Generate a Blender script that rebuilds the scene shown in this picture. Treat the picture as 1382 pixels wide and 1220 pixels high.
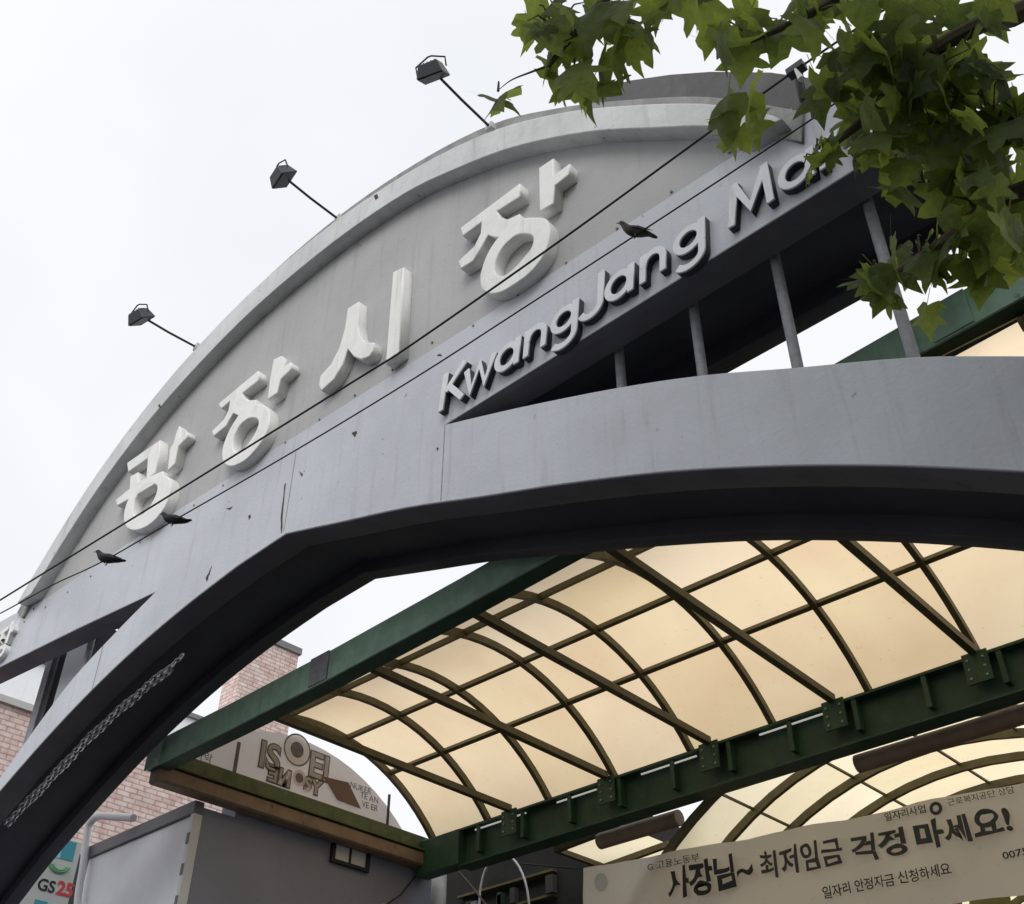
import bpy, bmesh, math, random
from mathutils import Vector, Matrix, noise
from mathutils.geometry import tessellate_polygon
R = math.radians
scene = bpy.context.scene
for o in list(bpy.data.objects):
    bpy.data.objects.remove(o)
col = scene.collection

# ------------------------------------------------------------------ camera
cd = bpy.data.cameras.new('camera'); cam = bpy.data.objects.new('camera', cd); col.objects.link(cam)
cam.location = (0, -4.5, 1.6); cam.rotation_euler = (R(128), 0, R(43))
cd.sensor_width = 36; cd.lens = 39.07; cd.shift_x = -0.0065; cd.clip_start = 0.05; cd.clip_end = 2000
scene.camera = cam

# ------------------------------------------------------------------ overcast sky, weak wide sun
world = bpy.data.worlds.new('World'); scene.world = world; world.use_nodes = True
nt = world.node_tree; bg = nt.nodes['Background']
sky = nt.nodes.new('ShaderNodeTexSky'); sky.sky_type = 'NISHITA'; sky.sun_disc = False
sky.sun_elevation = R(39); sky.sun_rotation = R(152); sky.dust_density = 4
geo = nt.nodes.new('ShaderNodeTexCoord')
nz = nt.nodes.new('ShaderNodeTexNoise'); nz.inputs['Scale'].default_value = 1.6; nz.inputs['Detail'].default_value = 4
nt.links.new(geo.outputs['Generated'], nz.inputs['Vector'])
rp = nt.nodes.new('ShaderNodeValToRGB'); rp.color_ramp.elements[0].position = .3; rp.color_ramp.elements[1].position = .7
rp.color_ramp.elements[0].color = (8.9, 9.15, 9.6, 1); rp.color_ramp.elements[1].color = (11.2, 11.1, 11.3, 1)
nt.links.new(nz.outputs['Fac'], rp.inputs['Fac'])
mx = nt.nodes.new('ShaderNodeMix'); mx.data_type = 'RGBA'; mx.inputs[0].default_value = .95
nt.links.new(sky.outputs[0], mx.inputs[6]); nt.links.new(rp.outputs[0], mx.inputs[7])
nt.links.new(mx.outputs[2], bg.inputs[0]); bg.inputs[1].default_value = .1
sl = bpy.data.lights.new('sun', 'SUN'); sl.energy = 1.5; sl.angle = R(35); sl.color = (1, .98, .95)
sun = bpy.data.objects.new('sun', sl); col.objects.link(sun)
sun.rotation_euler = Vector((-0.45, 0.85, -0.85)).to_track_quat('-Z', 'Y').to_euler()
vs = scene.view_settings
vs.view_transform = 'Standard'; vs.look = 'None'; vs.exposure = 0; vs.gamma = 1; vs.use_curve_mapping = False
scene.render.engine = 'CYCLES'
scene.cycles.max_bounces = 8; scene.cycles.transparent_max_bounces = 16

rnd = random.Random(7)

# ------------------------------------------------------------------ materials
def mat(name, c, rough=.6, metal=0, spec=.4, var=.12, vscale=3, bump=.15, bscale=60, streak=0, dark=(.08, .08, .08), emit=None):
    m = bpy.data.materials.new(name); m.use_nodes = True; t = m.node_tree; b = t.nodes['Principled BSDF']
    b.inputs['Roughness'].default_value = rough; b.inputs['Metallic'].default_value = metal
    b.inputs['Specular IOR Level'].default_value = spec
    g = t.nodes.new('ShaderNodeNewGeometry')
    n = t.nodes.new('ShaderNodeTexNoise'); n.inputs['Scale'].default_value = vscale; n.inputs['Detail'].default_value = 8; n.inputs['Roughness'].default_value = .65
    t.links.new(g.outputs['Position'], n.inputs['Vector'])
    r = t.nodes.new('ShaderNodeValToRGB'); r.color_ramp.elements[0].position = .3; r.color_ramp.elements[1].position = .7
    r.color_ramp.elements[0].color = tuple(x*(1-var) for x in c)+(1,); r.color_ramp.elements[1].color = tuple(min(1, x*(1+var)) for x in c)+(1,)
    t.links.new(n.outputs['Fac'], r.inputs['Fac']); out = r.outputs[0]
    if streak:
        mp = t.nodes.new('ShaderNodeMapping'); mp.inputs['Scale'].default_value = (5, 5, .35)
        t.links.new(g.outputs['Position'], mp.inputs['Vector'])
        s = t.nodes.new('ShaderNodeTexNoise'); s.inputs['Scale'].default_value = 1.6; s.inputs['Detail'].default_value = 9; s.inputs['Roughness'].default_value = .7
        t.links.new(mp.outputs[0], s.inputs['Vector'])
        s2 = t.nodes.new('ShaderNodeValToRGB'); s2.color_ramp.elements[0].position = .55; s2.color_ramp.elements[0].color = (0, 0, 0, 1)
        s2.color_ramp.elements[1].position = .8; s2.color_ramp.elements[1].color = (streak,)*3+(1,)
        t.links.new(s.outputs['Fac'], s2.inputs['Fac'])
        x = t.nodes.new('ShaderNodeMix'); x.data_type = 'RGBA'; x.inputs[7].default_value = dark+(1,)
        t.links.new(s2.outputs[0], x.inputs[0]); t.links.new(out, x.inputs[6])
        mq = t.nodes.new('ShaderNodeMapping'); mq.inputs['Scale'].default_value = (13, 13, .5); t.links.new(g.outputs['Position'], mq.inputs['Vector'])
        q1 = t.nodes.new('ShaderNodeTexNoise'); q1.inputs['Scale'].default_value = 1.0; q1.inputs['Detail'].default_value = 6; t.links.new(mq.outputs[0], q1.inputs['Vector'])
        q2 = t.nodes.new('ShaderNodeValToRGB'); q2.color_ramp.elements[0].position = .58; q2.color_ramp.elements[0].color = (0, 0, 0, 1); q2.color_ramp.elements[1].position = .74; q2.color_ramp.elements[1].color = (streak*.7,)*3+(1,)
        t.links.new(q1.outputs['Fac'], q2.inputs['Fac'])
        q3 = t.nodes.new('ShaderNodeTexNoise'); q3.inputs['Scale'].default_value = .55; q3.inputs['Detail'].default_value = 10; q3.inputs['Roughness'].default_value = .8; t.links.new(g.outputs['Position'], q3.inputs['Vector'])
        q4 = t.nodes.new('ShaderNodeMath'); q4.operation = 'MULTIPLY'; t.links.new(q3.outputs['Fac'], q4.inputs[0]); t.links.new(q2.outputs[0], q4.inputs[1])
        x0 = t.nodes.new('ShaderNodeMix'); x0.data_type = 'RGBA'; x0.inputs[7].default_value = dark+(1,)
        t.links.new(q4.outputs[0], x0.inputs[0]); t.links.new(x.outputs[2], x0.inputs[6]); x = x0
        sp = t.nodes.new('ShaderNodeTexNoise'); sp.inputs['Scale'].default_value = 9; sp.inputs['Detail'].default_value = 3
        t.links.new(g.outputs['Position'], sp.inputs['Vector'])
        s3 = t.nodes.new('ShaderNodeValToRGB'); s3.color_ramp.elements[0].position = .69; s3.color_ramp.elements[0].color = (0, 0, 0, 1)
        s3.color_ramp.elements[1].position = .78; s3.color_ramp.elements[1].color = (streak*1.6,)*3+(1,)
        t.links.new(sp.outputs['Fac'], s3.inputs['Fac'])
        x2 = t.nodes.new('ShaderNodeMix'); x2.data_type = 'RGBA'; x2.inputs[7].default_value = dark+(1,)
        t.links.new(s3.outputs[0], x2.inputs[0]); t.links.new(x.outputs[2], x2.inputs[6]); out = x2.outputs[2]
    t.links.new(out, b.inputs['Base Color'])
    if bump:
        n2 = t.nodes.new('ShaderNodeTexNoise'); n2.inputs['Scale'].default_value = bscale; n2.inputs['Detail'].default_value = 5
        t.links.new(g.outputs['Position'], n2.inputs['Vector'])
        bp = t.nodes.new('ShaderNodeBump'); bp.inputs['Strength'].default_value = bump; bp.inputs['Distance'].default_value = .01
        t.links.new(n2.outputs['Fac'], bp.inputs['Height']); t.links.new(bp.outputs[0], b.inputs['Normal'])
    if emit:
        b.inputs['Emission Color'].default_value = emit[0]+(1,); b.inputs['Emission Strength'].default_value = emit[1]
    return m

M = {}
M['gate'] = mat('gate_paint', (.52, .54, .59), .42, var=.13, vscale=.8, bump=.3, bscale=30, streak=.5, dark=(.2, .19, .18))
M['panel'] = mat('sign_panel_paint', (.42, .42, .425), .55, var=.13, vscale=.7, bump=.3, bscale=26, streak=.5, dark=(.19, .18, .17))
M['rim'] = mat('rim_paint', (.62, .64, .64), .6, var=.12, vscale=3, bump=.3, bscale=30, streak=.5, dark=(.17, .165, .15))
M['shell'] = mat('weathered_shell', (.27, .275, .27), .75, var=.25, vscale=6, bump=.5, bscale=22, streak=.6, dark=(.1,.095,.085))
M['hood'] = mat('weathered_hood_sheet', (.11, .11, .115), .7, var=.2, vscale=3, bump=.3, bscale=30, streak=.5, dark=(.05,.05,.05))
M['latin_face'] = mat('metal_letter_face', (.72, .73, .77), .45, var=.08, vscale=5, streak=.4, dark=(.2,.2,.2))
M['latin_side'] = mat('letter_side_paint', (.035, .035, .05), .6, var=.2)
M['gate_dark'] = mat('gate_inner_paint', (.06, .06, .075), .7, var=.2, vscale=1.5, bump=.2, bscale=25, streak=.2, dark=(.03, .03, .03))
M['letter'] = mat('letter_paint', (.84, .84, .82), .55, var=.07, vscale=4, bump=.25, bscale=40, streak=.6, dark=(.33, .32, .3))
M['pipe'] = mat('picket_paint', (.26, .26, .28), .6, var=.25, vscale=14, streak=.4, dark=(.1, .1, .1))
M['green'] = mat('green_steel_paint', (.28, .43, .32), .5, var=.22, vscale=5, bump=.2, streak=.4, dark=(.04, .045, .035))
M['dkgreen'] = mat('dark_green_steel', (.035, .085, .05), .5, var=.3, vscale=5, streak=.5, dark=(.02, .015, .01))
M['rib'] = mat('brown_green_steel', (.105, .09, .038), .5, var=.3, vscale=6, bump=.2, streak=.4, dark=(.03, .02, .01))
M['olive'] = mat('olive_green_steel', (.10, .13, .06), .6, var=.3, vscale=5, streak=.5, dark=(.04,.04,.03))
M['brown'] = mat('brown_gutter', (.27, .19, .13), .6, var=.25, vscale=4, streak=.4, dark=(.06, .04, .03))
M['black'] = mat('black_plastic', (.015, .015, .017), .5, var=.2)
M['lamp'] = mat('lamp_housing', (.05, .052, .06), .45, var=.2, vscale=20)
M['white'] = mat('white_panel_paint', (.90, .92, .95), .5, var=.04, vscale=2, streak=.12, dark=(.3, .3, .3))
M['whitepipe'] = mat('white_pipe', (.75, .75, .76), .4, var=.04)
M['greywall'] = mat('dark_grey_cladding', (.27, .285, .35), .6, var=.08, vscale=1.5, streak=.15, dark=(.05, .05, .05))
M['flash'] = mat('grey_flashing', (.2, .2, .21), .5, var=.1)
M['concrete'] = mat('pale_render', (.5, .5, .48), .8, var=.1, vscale=2, streak=.25, dark=(.2, .2, .2))
M['cable'] = mat('cable_rubber', (.012, .012, .013), .6, var=.1, bump=0)
M['chain'] = mat('galvanised_chain', (.6, .6, .62), .3, .8, var=.1, vscale=20)
M['asphalt'] = mat('asphalt', (.042, .042, .045), .9, var=.2, vscale=3, bump=.5, bscale=80)
M['paving'] = mat('paving', (.055, .054, .053), .85, var=.12, vscale=3, bump=.3)
M['ink'] = mat('black_ink', (.02, .02, .022), .7, var=.2, vscale=30, bump=0)
M['ink2'] = mat('faded_ink', (.05, .05, .045), .7, var=.3, vscale=30, bump=0)
M['red'] = mat('red_print', (.6, .05, .06), .6, bump=0)
M['gsgreen'] = mat('green_print', (.18, .42, .22), .6, bump=0)
M['teal'] = mat('teal_print', (.05, .3, .38), .6, bump=0)
M['cyan'] = mat('pale_cyan_print', (.3, .62, .72), .6, bump=0)
M['signgrey'] = mat('sign_grey', (.5, .53, .5), .5, var=.06)
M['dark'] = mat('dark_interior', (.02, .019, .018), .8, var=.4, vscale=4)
M['bark'] = mat('bark', (.09, .075, .05), .9, var=.3, vscale=10, bump=.6)
M['bird'] = mat('pigeon_feathers', (.02, .02, .024), .7, var=.5, vscale=25, bump=.3)
M['bird2'] = mat('dove_feathers', (.06, .055, .05), .7, var=.6, vscale=30, bump=.3)
M['beak'] = mat('bird_beak', (.12, .1, .08), .5)
M['brownbox'] = mat('brown_print', (.17, .1, .07), .7, var=.1)
M['rust'] = mat('peeling_rust', (.07, .05, .045), .9, var=.4, vscale=30)
M['flag1'] = mat('red_pennant', (.32, .1, .06), .7); M['flag2'] = mat('olive_pennant', (.3, .28, .1), .7)
M['tube'] = mat('sky_gap_glow', (.9, .9, .88), .4, emit=((1, .98, .92), .3), bump=0)
M['glass'] = mat('dark_glass', (.03, .035, .04), .5, spec=.3, bump=0)

def translucent(name, c, tf, var=.08, gloss=.0):
    m = bpy.data.materials.new(name); m.use_nodes = True; t = m.node_tree; t.nodes.remove(t.nodes['Principled BSDF'])
    o = t.nodes['Material Output']
    g = t.nodes.new('ShaderNodeNewGeometry'); n = t.nodes.new('ShaderNodeTexNoise'); n.inputs['Scale'].default_value = 1.1; n.inputs['Detail'].default_value = 6
    t.links.new(g.outputs['Position'], n.inputs['Vector'])
    r = t.nodes.new('ShaderNodeValToRGB'); r.color_ramp.elements[0].position = .3; r.color_ramp.elements[1].position = .7
    r.color_ramp.elements[0].color = tuple(x*(1-var) for x in c)+(1,); r.color_ramp.elements[1].color = tuple(min(1, x*(1+var)) for x in c)+(1,)
    oi = t.nodes.new('ShaderNodeObjectInfo'); t.links.new(n.outputs['Fac'], r.inputs['Fac'])
    mr = t.nodes.new('ShaderNodeMapRange'); mr.inputs['To Min'].default_value = .86; mr.inputs['To Max'].default_value = 1.0; t.links.new(oi.outputs['Random'], mr.inputs['Value'])
    hs = t.nodes.new('ShaderNodeHueSaturation'); t.links.new(mr.outputs[0], hs.inputs['Value']); t.links.new(r.outputs[0], hs.inputs['Color'])
    m2 = t.nodes.new('ShaderNodeMapRange'); m2.inputs['To Min'].default_value = 1.12; m2.inputs['To Max'].default_value = .9; t.links.new(oi.outputs['Random'], m2.inputs['Value']); t.links.new(m2.outputs[0], hs.inputs['Saturation'])
    gn = t.nodes.new('ShaderNodeTexNoise'); gn.inputs['Scale'].default_value = 14; gn.inputs['Detail'].default_value = 10; gn.inputs['Roughness'].default_value = .75; t.links.new(g.outputs['Position'], gn.inputs['Vector'])
    gr = t.nodes.new('ShaderNodeValToRGB'); gr.color_ramp.elements[0].position = .6; gr.color_ramp.elements[1].position = .8; gr.color_ramp.elements[0].color = (1,1,1,1); gr.color_ramp.elements[1].color = (.55,.48,.38,1)
    t.links.new(gn.outputs['Fac'], gr.inputs['Fac'])
    mm = t.nodes.new('ShaderNodeMix'); mm.data_type = 'RGBA'; mm.blend_type = 'MULTIPLY'; mm.inputs[0].default_value = 1
    t.links.new(hs.outputs[0], mm.inputs[6]); t.links.new(gr.outputs[0], mm.inputs[7])
    class _o: outputs = [mm.outputs[2]]
    r = _o
    a = t.nodes.new('ShaderNodeBsdfTranslucent'); d = t.nodes.new('ShaderNodeBsdfDiffuse'); x = t.nodes.new('ShaderNodeMixShader'); x.inputs[0].default_value = 1-tf
    t.links.new(r.outputs[0], a.inputs[0]); t.links.new(r.outputs[0], d.inputs[0])
    t.links.new(a.outputs[0], x.inputs[1]); t.links.new(d.outputs[0], x.inputs[2]); t.links.new(x.outputs[0], o.inputs[0])
    return m
M['pane'] = translucent('amber_polycarbonate', (.99, .76, .50), .95, .08)
M['pane2'] = translucent('yellow_polycarbonate', (.99, .83, .57), .96, .07)
M['fabric'] = translucent('banner_cloth', (.80, .76, .69), .45, .06)
M['fabric2'] = translucent('pale_banner_cloth', (.82, .76, .70), .5, .06)
M['faded'] = mat('faded_grey_print', (.16, .13, .12), .7, var=.3, vscale=20, bump=0)

def leafmat(name, c, tc):
    m = bpy.data.materials.new(name); m.use_nodes = True; t = m.node_tree; t.nodes.remove(t.nodes['Principled BSDF'])
    o = t.nodes['Material Output']
    oi = t.nodes.new('ShaderNodeObjectInfo'); g = t.nodes.new('ShaderNodeNewGeometry')
    n = t.nodes.new('ShaderNodeTexNoise'); n.inputs['Scale'].default_value = 26; n.inputs['Detail'].default_value = 5
    t.links.new(g.outputs['Position'], n.inputs['Vector'])
    ad = t.nodes.new('ShaderNodeMath'); ad.operation = 'ADD'; t.links.new(oi.outputs['Random'], ad.inputs[0]); t.links.new(n.outputs['Fac'], ad.inputs[1])
    mu = t.nodes.new('ShaderNodeMath'); mu.operation = 'MULTIPLY'; mu.inputs[1].default_value = .5; t.links.new(ad.outputs[0], mu.inputs[0])
    def ramp(cc):
        r = t.nodes.new('ShaderNodeValToRGB'); r.color_ramp.elements[0].position = .15; r.color_ramp.elements[1].position = .85
        r.color_ramp.elements[0].color = tuple(x*.55 for x in cc)+(1,); r.color_ramp.elements[1].color = (min(1, cc[0]*1.7), min(1, cc[1]*1.35), cc[2]*1.2, 1)
        t.links.new(mu.outputs[0], r.inputs['Fac']); return r
    a = t.nodes.new('ShaderNodeBsdfTranslucent'); d = t.nodes.new('ShaderNodeBsdfPrincipled'); d.inputs['Roughness'].default_value = .55
    vo = t.nodes.new('ShaderNodeTexNoise'); vo.inputs['Scale'].default_value = 45; vo.inputs['Detail'].default_value = 4; t.links.new(g.outputs['Position'], vo.inputs['Vector'])
    bp = t.nodes.new('ShaderNodeBump'); bp.inputs['Strength'].default_value = .8; bp.inputs['Distance'].default_value = .012
    t.links.new(vo.outputs['Fac'], bp.inputs['Height']); t.links.new(bp.outputs[0], d.inputs['Normal']); t.links.new(bp.outputs[0], a.inputs['Normal'])
    x = t.nodes.new('ShaderNodeMixShader'); x.inputs[0].default_value = .45
    t.links.new(ramp(tc).outputs[0], a.inputs[0]); t.links.new(ramp(c).outputs[0], d.inputs['Base Color'])
    t.links.new(a.outputs[0], x.inputs[1]); t.links.new(d.outputs[0], x.inputs[2]); t.links.new(x.outputs[0], o.inputs[0])
    return m
M['leaf'] = leafmat('plane_leaf', (.05, .085, .03), (.30, .45, .08))

def brickmat(name, c1, c2, mortar, sc=1.0):
    m = bpy.data.materials.new(name); m.use_nodes = True; t = m.node_tree; b = t.nodes['Principled BSDF']; b.inputs['Roughness'].default_value = .85
    g = t.nodes.new('ShaderNodeNewGeometry'); sp = t.nodes.new('ShaderNodeSeparateXYZ'); cb = t.nodes.new('ShaderNodeCombineXYZ')
    t.links.new(g.outputs['Position'], sp.inputs[0])
    ad = t.nodes.new('ShaderNodeMath'); ad.operation = 'ADD'; t.links.new(sp.outputs[0], ad.inputs[0]); t.links.new(sp.outputs[1], ad.inputs[1])
    t.links.new(ad.outputs[0], cb.inputs[0]); t.links.new(sp.outputs[2], cb.inputs[1])
    k = t.nodes.new('ShaderNodeTexBrick'); k.inputs['Scale'].default_value = sc
    k.inputs['Color1'].default_value = c1+(1,); k.inputs['Color2'].default_value = c2+(1,); k.inputs['Mortar'].default_value = mortar+(1,)
    k.inputs['Brick Width'].default_value = .24; k.inputs['Row Height'].default_value = .085; k.inputs['Mortar Size'].default_value = .011
    t.links.new(cb.outputs[0], k.inputs['Vector'])
    n = t.nodes.new('ShaderNodeTexNoise'); n.inputs['Scale'].default_value = 7; n.inputs['Detail'].default_value = 6
    t.links.new(g.outputs['Position'], n.inputs['Vector'])
    x = t.nodes.new('ShaderNodeMix'); x.data_type = 'RGBA'; x.blend_type = 'OVERLAY'; x.inputs[0].default_value = .7
    t.links.new(k.outputs['Color'], x.inputs[6]); t.links.new(n.outputs['Fac'], x.inputs[7]); t.links.new(x.outputs[2], b.inputs['Base Color'])
    bp = t.nodes.new('ShaderNodeBump'); bp.inputs['Strength'].default_value = .6; bp.inputs['Distance'].default_value = .01; bp.invert = True
    t.links.new(k.outputs['Fac'], bp.inputs['Height']); t.links.new(bp.outputs[0], b.inputs['Normal'])
    return m
M['brick'] = brickmat('pink_brick', (.80, .62, .57), (.66, .48, .43), (.42, .35, .33))

# ------------------------------------------------------------------ helpers
def link(name, me, m, parent=None):
    o = bpy.data.objects.new(name, me); col.objects.link(o)
    if m and not me.materials: me.materials.append(m)
    if parent: o.parent = parent
    return o
def tag(o, label=None, cat=None, group=None, kind=None):
    if label: o['label'] = label
    if cat: o['category'] = cat
    if group: o['group'] = group
    if kind: o['kind'] = kind
    return o
def empty(name, loc, label=None, cat=None, group=None):
    o = bpy.data.objects.new(name, None); col.objects.link(o); o.location = loc; o.empty_display_size = .1
    bpy.context.view_layer.update()
    return tag(o, label, cat, group)
class MB:
    def __init__(s): s.v = []; s.f = []
    def box(s, a, b):
        x0, y0, z0 = a; x1, y1, z1 = b; n = len(s.v)
        s.v += [(x0,y0,z0),(x1,y0,z0),(x1,y1,z0),(x0,y1,z0),(x0,y0,z1),(x1,y0,z1),(x1,y1,z1),(x0,y1,z1)]
        s.f += [tuple(n+i for i in q) for q in ((0,3,2,1),(4,5,6,7),(0,1,5,4),(1,2,6,5),(2,3,7,6),(3,0,4,7))]
        return s
    def tube(s, pts, r, n=8, caps=True, radii=None):
        pts = [Vector(p) for p in pts]; base = len(s.v); prev = None
        for i, p in enumerate(pts):
            d = (pts[min(i+1, len(pts)-1)]-pts[max(i-1, 0)]).normalized()
            if prev is None:
                u = d.orthogonal().normalized()
            else:
                u = (prev-d*prev.dot(d)).normalized()
            prev = u; w = d.cross(u); rr = radii[i] if radii else r
            for k in range(n):
                a = 2*math.pi*k/n; s.v.append(tuple(p+(u*math.cos(a)+w*math.sin(a))*rr))
        for i in range(len(pts)-1):
            for k in range(n):
                a = base+i*n+k; b = base+i*n+(k+1) % n; s.f.append((a, b, b+n, a+n))
        if caps:
            s.f.append(tuple(base+k for k in reversed(range(n)))); s.f.append(tuple(base+(len(pts)-1)*n+k for k in range(n)))
        return s
    def rect_bar(s, pts, w, h, side):          # bar of section w (along side) x h swept along pts
        pts = [Vector(p) for p in pts]; sd = Vector(side).normalized(); base = len(s.v)
        for i, p in enumerate(pts):
            d = (pts[min(i+1, len(pts)-1)]-pts[max(i-1, 0)]).normalized(); up = d.cross(sd).normalized()
            for a, b in ((-1,-1),(1,-1),(1,1),(-1,1)): s.v.append(tuple(p+sd*w/2*a+up*h/2*b))
        for i in range(len(pts)-1):
            for k in range(4):
                a = base+i*4+k; b = base+i*4+(k+1) % 4; s.f.append((a, b, b+4, a+4))
        s.f.append((base+3, base+2, base+1, base)); e = base+(len(pts)-1)*4; s.f.append((e, e+1, e+2, e+3))
        return s
    def build(s, name, m, parent=None, smooth=False, bevel=0):
        o0 = Vector((0, 0, 0))
        if parent: o0 = parent_origin(parent)
        elif s.v:
            o0 = Vector((sum(v[0] for v in s.v)/len(s.v), sum(v[1] for v in s.v)/len(s.v), min(v[2] for v in s.v)))
        me = bpy.data.meshes.new(name); me.from_pydata([tuple(Vector(v)-o0) for v in s.v], [], s.f)
        bm = bmesh.new(); bm.from_mesh(me); bmesh.ops.recalc_face_normals(bm, faces=bm.faces)
        if bevel: bmesh.ops.bevel(bm, geom=list(bm.edges), offset=bevel, segments=1, affect='EDGES')
        bm.to_mesh(me); bm.free()
        if smooth:
            for p in me.polygons: p.use_smooth = True
            try: me.set_sharp_from_angle(angle=R(40))
            except Exception: pass
        o = link(name, me, m, parent)
        if not parent: o.location = o0
        return o
def parent_origin(p):
    v = Vector((0, 0, 0))
    while p: v += p.location; p = p.parent
    return v
def plate(name, loops, y0, y1, m, parent=None, bevel=.006):
    """loops in (x, z) metres, extruded between two y; outline first, holes after"""
    c = bpy.data.curves.new('tmp', 'CURVE'); c.dimensions = '2D'; c.fill_mode = 'BOTH'
    for L in loops:
        s = c.splines.new('POLY'); s.points.add(len(L)-1); s.use_cyclic_u = True
        for i, p in enumerate(L): s.points[i].co = (p[0], p[1], 0, 1)
    th = abs(y1-y0); c.extrude = max(th/2-bevel, .0001); c.bevel_depth = bevel; c.bevel_resolution = 1; c.offset = -bevel
    t = bpy.data.objects.new('tmp', c); col.objects.link(t); bpy.context.view_layer.update()
    me = bpy.data.meshes.new_from_object(t.evaluated_get(bpy.context.evaluated_depsgraph_get()))
    bpy.data.objects.remove(t); bpy.data.curves.remove(c)
    o0 = parent_origin(parent) if parent else Vector((0, 0, 0)); ym = (y0+y1)/2
    for v in me.vertices:
        x, y, z = v.co; v.co = (x-o0.x, ym-z-o0.y, y-o0.z)
    bm = bmesh.new(); bm.from_mesh(me); bmesh.ops.remove_doubles(bm, verts=bm.verts, dist=.0003); bmesh.ops.recalc_face_normals(bm, faces=bm.faces); bm.to_mesh(me); bm.free()
    me.materials.clear(); me.name = name
    return link(name, me, m, parent)
def cr(P, n=6):                      # catmull-rom through 2D/3D points
    P = [Vector(p) for p in P]; out = []
    for i in range(len(P)-1):
        a = P[max(i-1, 0)]; b = P[i]; c = P[i+1]; d = P[min(i+2, len(P)-1)]
        for k in range(n):
            t = k/n; out.append(.5*((2*b)+(c-a)*t+(2*a-5*b+4*c-d)*t*t+(3*b-a-3*c+d)*t**3))
    out.append(P[-1]); return [tuple(v) for v in out]
def crc(P, n=5):                     # closed
    P = [Vector(p) for p in P]; N = len(P); out = []
    for i in range(N):
        a, b, c, d = P[i-1], P[i], P[(i+1) % N], P[(i+2) % N]
        for k in range(n):
            t = k/n; out.append(tuple(.5*((2*b)+(c-a)*t+(2*a-5*b+4*c-d)*t*t+(3*b-a-3*c+d)*t**3)))
    return out
def text_mesh(name, body, size, origin, ux, uz, m, parent=None, outline=0, thick=.002, bold=0):
    """lettering laid flat on a surface: ux is the reading direction, uz the up direction"""
    c = bpy.data.curves.new('tmp', 'FONT'); c.body = body; c.size = size; c.extrude = thick; c.offset = bold
    t = bpy.data.objects.new('tmp', c); col.objects.link(t); bpy.context.view_layer.update()
    me = bpy.data.meshes.new_from_object(t.evaluated_get(bpy.context.evaluated_depsgraph_get()))
    bpy.data.objects.remove(t); bpy.data.curves.remove(c)
    ux = Vector(ux); uz = Vector(uz); nn = ux.cross(uz).normalized(); o0 = parent_origin(parent) if parent else Vector((0, 0, 0))
    for v in me.vertices: v.co = Vector(origin)+ux*v.co.x+uz*v.co.y+nn*v.co.z-o0
    me.materials.clear(); me.name = name
    return link(name, me, m, parent)

# ------------------------------------------------------------------ ground
g = MB(); g.v = [(-600,-600,0),(600,-600,0),(600,600,0),(-600,600,0)]; g.f = [(0,1,2,3)]
tag(g.build('ground', M['asphalt']), kind='structure')
g = MB().box((-16, -1.6, .002), (4, 30, .13)); tag(g.build('pavement', M['paving']), kind='structure')

# ------------------------------------------------------------------ the market gate
gate = empty('market_gate', (-6.95, .5, 0), 'grey arched market gate carrying raised white Korean and English lettering', 'gate')
archbot = cr([(-13.15,0.0),(-13.15,2.5),(-13.12,4.3),(-12.95,4.95),(-12.5,5.3),(-12.1,5.55),(-11.47,5.87),(-10.72,6.21),(-10.0,6.48),(-9.26,6.69),(-8.44,6.85),(-7.66,6.95)], 4)+[(-6.96,6.98)]
archbotR = [(-6.96,6.98)]+cr([(-6.6,6.87),(-6.18,6.74),(-5.36,6.49),(-4.56,6.20),(-3.80,5.93),(-2.98,5.61),(-2.26,5.28),(-1.66,4.97),(-1.07,4.63),(-.5,4.28),(-.1,3.98),(.15,3.5),(.2,2.5),(.2,0)], 4)
archbot = archbot+archbotR[1:]
topR = [(1.3,0),(1.3,3.5)]+cr([(1.1,3.85),(.4,4.42),(-.3,4.85),(-.89,5.23),(-1.41,5.55),(-2.04,5.87),(-2.64,6.18),(-3.32,6.48),(-4.2,6.82),(-4.99,7.10)], 4)
topL = cr([(-9.10,7.27),(-9.7,7.08),(-10.44,6.80),(-11.0,6.45),(-11.56,6.04),(-12.3,5.6),(-13.0,5.2),(-13.6,4.8)], 4)+[(-14.1,4.3),(-14.1,0)]
bandbotR = [(-4.99,7.10),(-.75,7.10)]
bandbotL = [(-13.9,7.78),(-12.52,7.64),(-10.67,7.45),(-9.10,7.27)]
front = archbot+topR+[(-.75,7.10),(-.75,7.88),(-1.55,7.9),(-4.99,8.02),(-9.1,8.22),(-11.78,8.27),(-12.57,8.38),(-13.9,8.52)]+bandbotL+topL[1:]
plate('front_plate', [front], 0, .25, M['gate'], gate, .008)
outer = cr([(-12.28,8.33),(-11.98,8.72),(-11.36,9.4),(-10.68,9.93),(-10.0,10.32),(-9.3,10.6),(-8.15,10.85),(-6.82,10.87),(-5.58,10.66),(-4.48,10.28),(-3.64,9.76),(-2.93,9.17),(-2.25,8.52),(-1.62,7.74)], 5)
inner = cr([(-11.87,8.30),(-11.3,8.9),(-10.75,9.37),(-10.0,9.82),(-9.17,10.13),(-8.3,10.34),(-7.46,10.42),(-6.5,10.4),(-5.58,10.26),(-4.9,10.02),(-4.15,9.67),(-3.33,9.12),(-2.7,8.58),(-2.2,8.12),(-2.03,7.83)], 5)
mid = []
for p in outer:
    q = min(inner, key=lambda c: (c[0]-p[0])**2+(c[1]-p[1])**2); mid.append((p[0]*.78+q[0]*.22, p[1]*.78+q[1]*.22))
mid[0] = (-12.2, 8.31); mid[-1] = (-1.72, 7.75)
plate('rim', [mid+inner[::-1]], -.15, .018, M['rim'], gate, .01)
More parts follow.
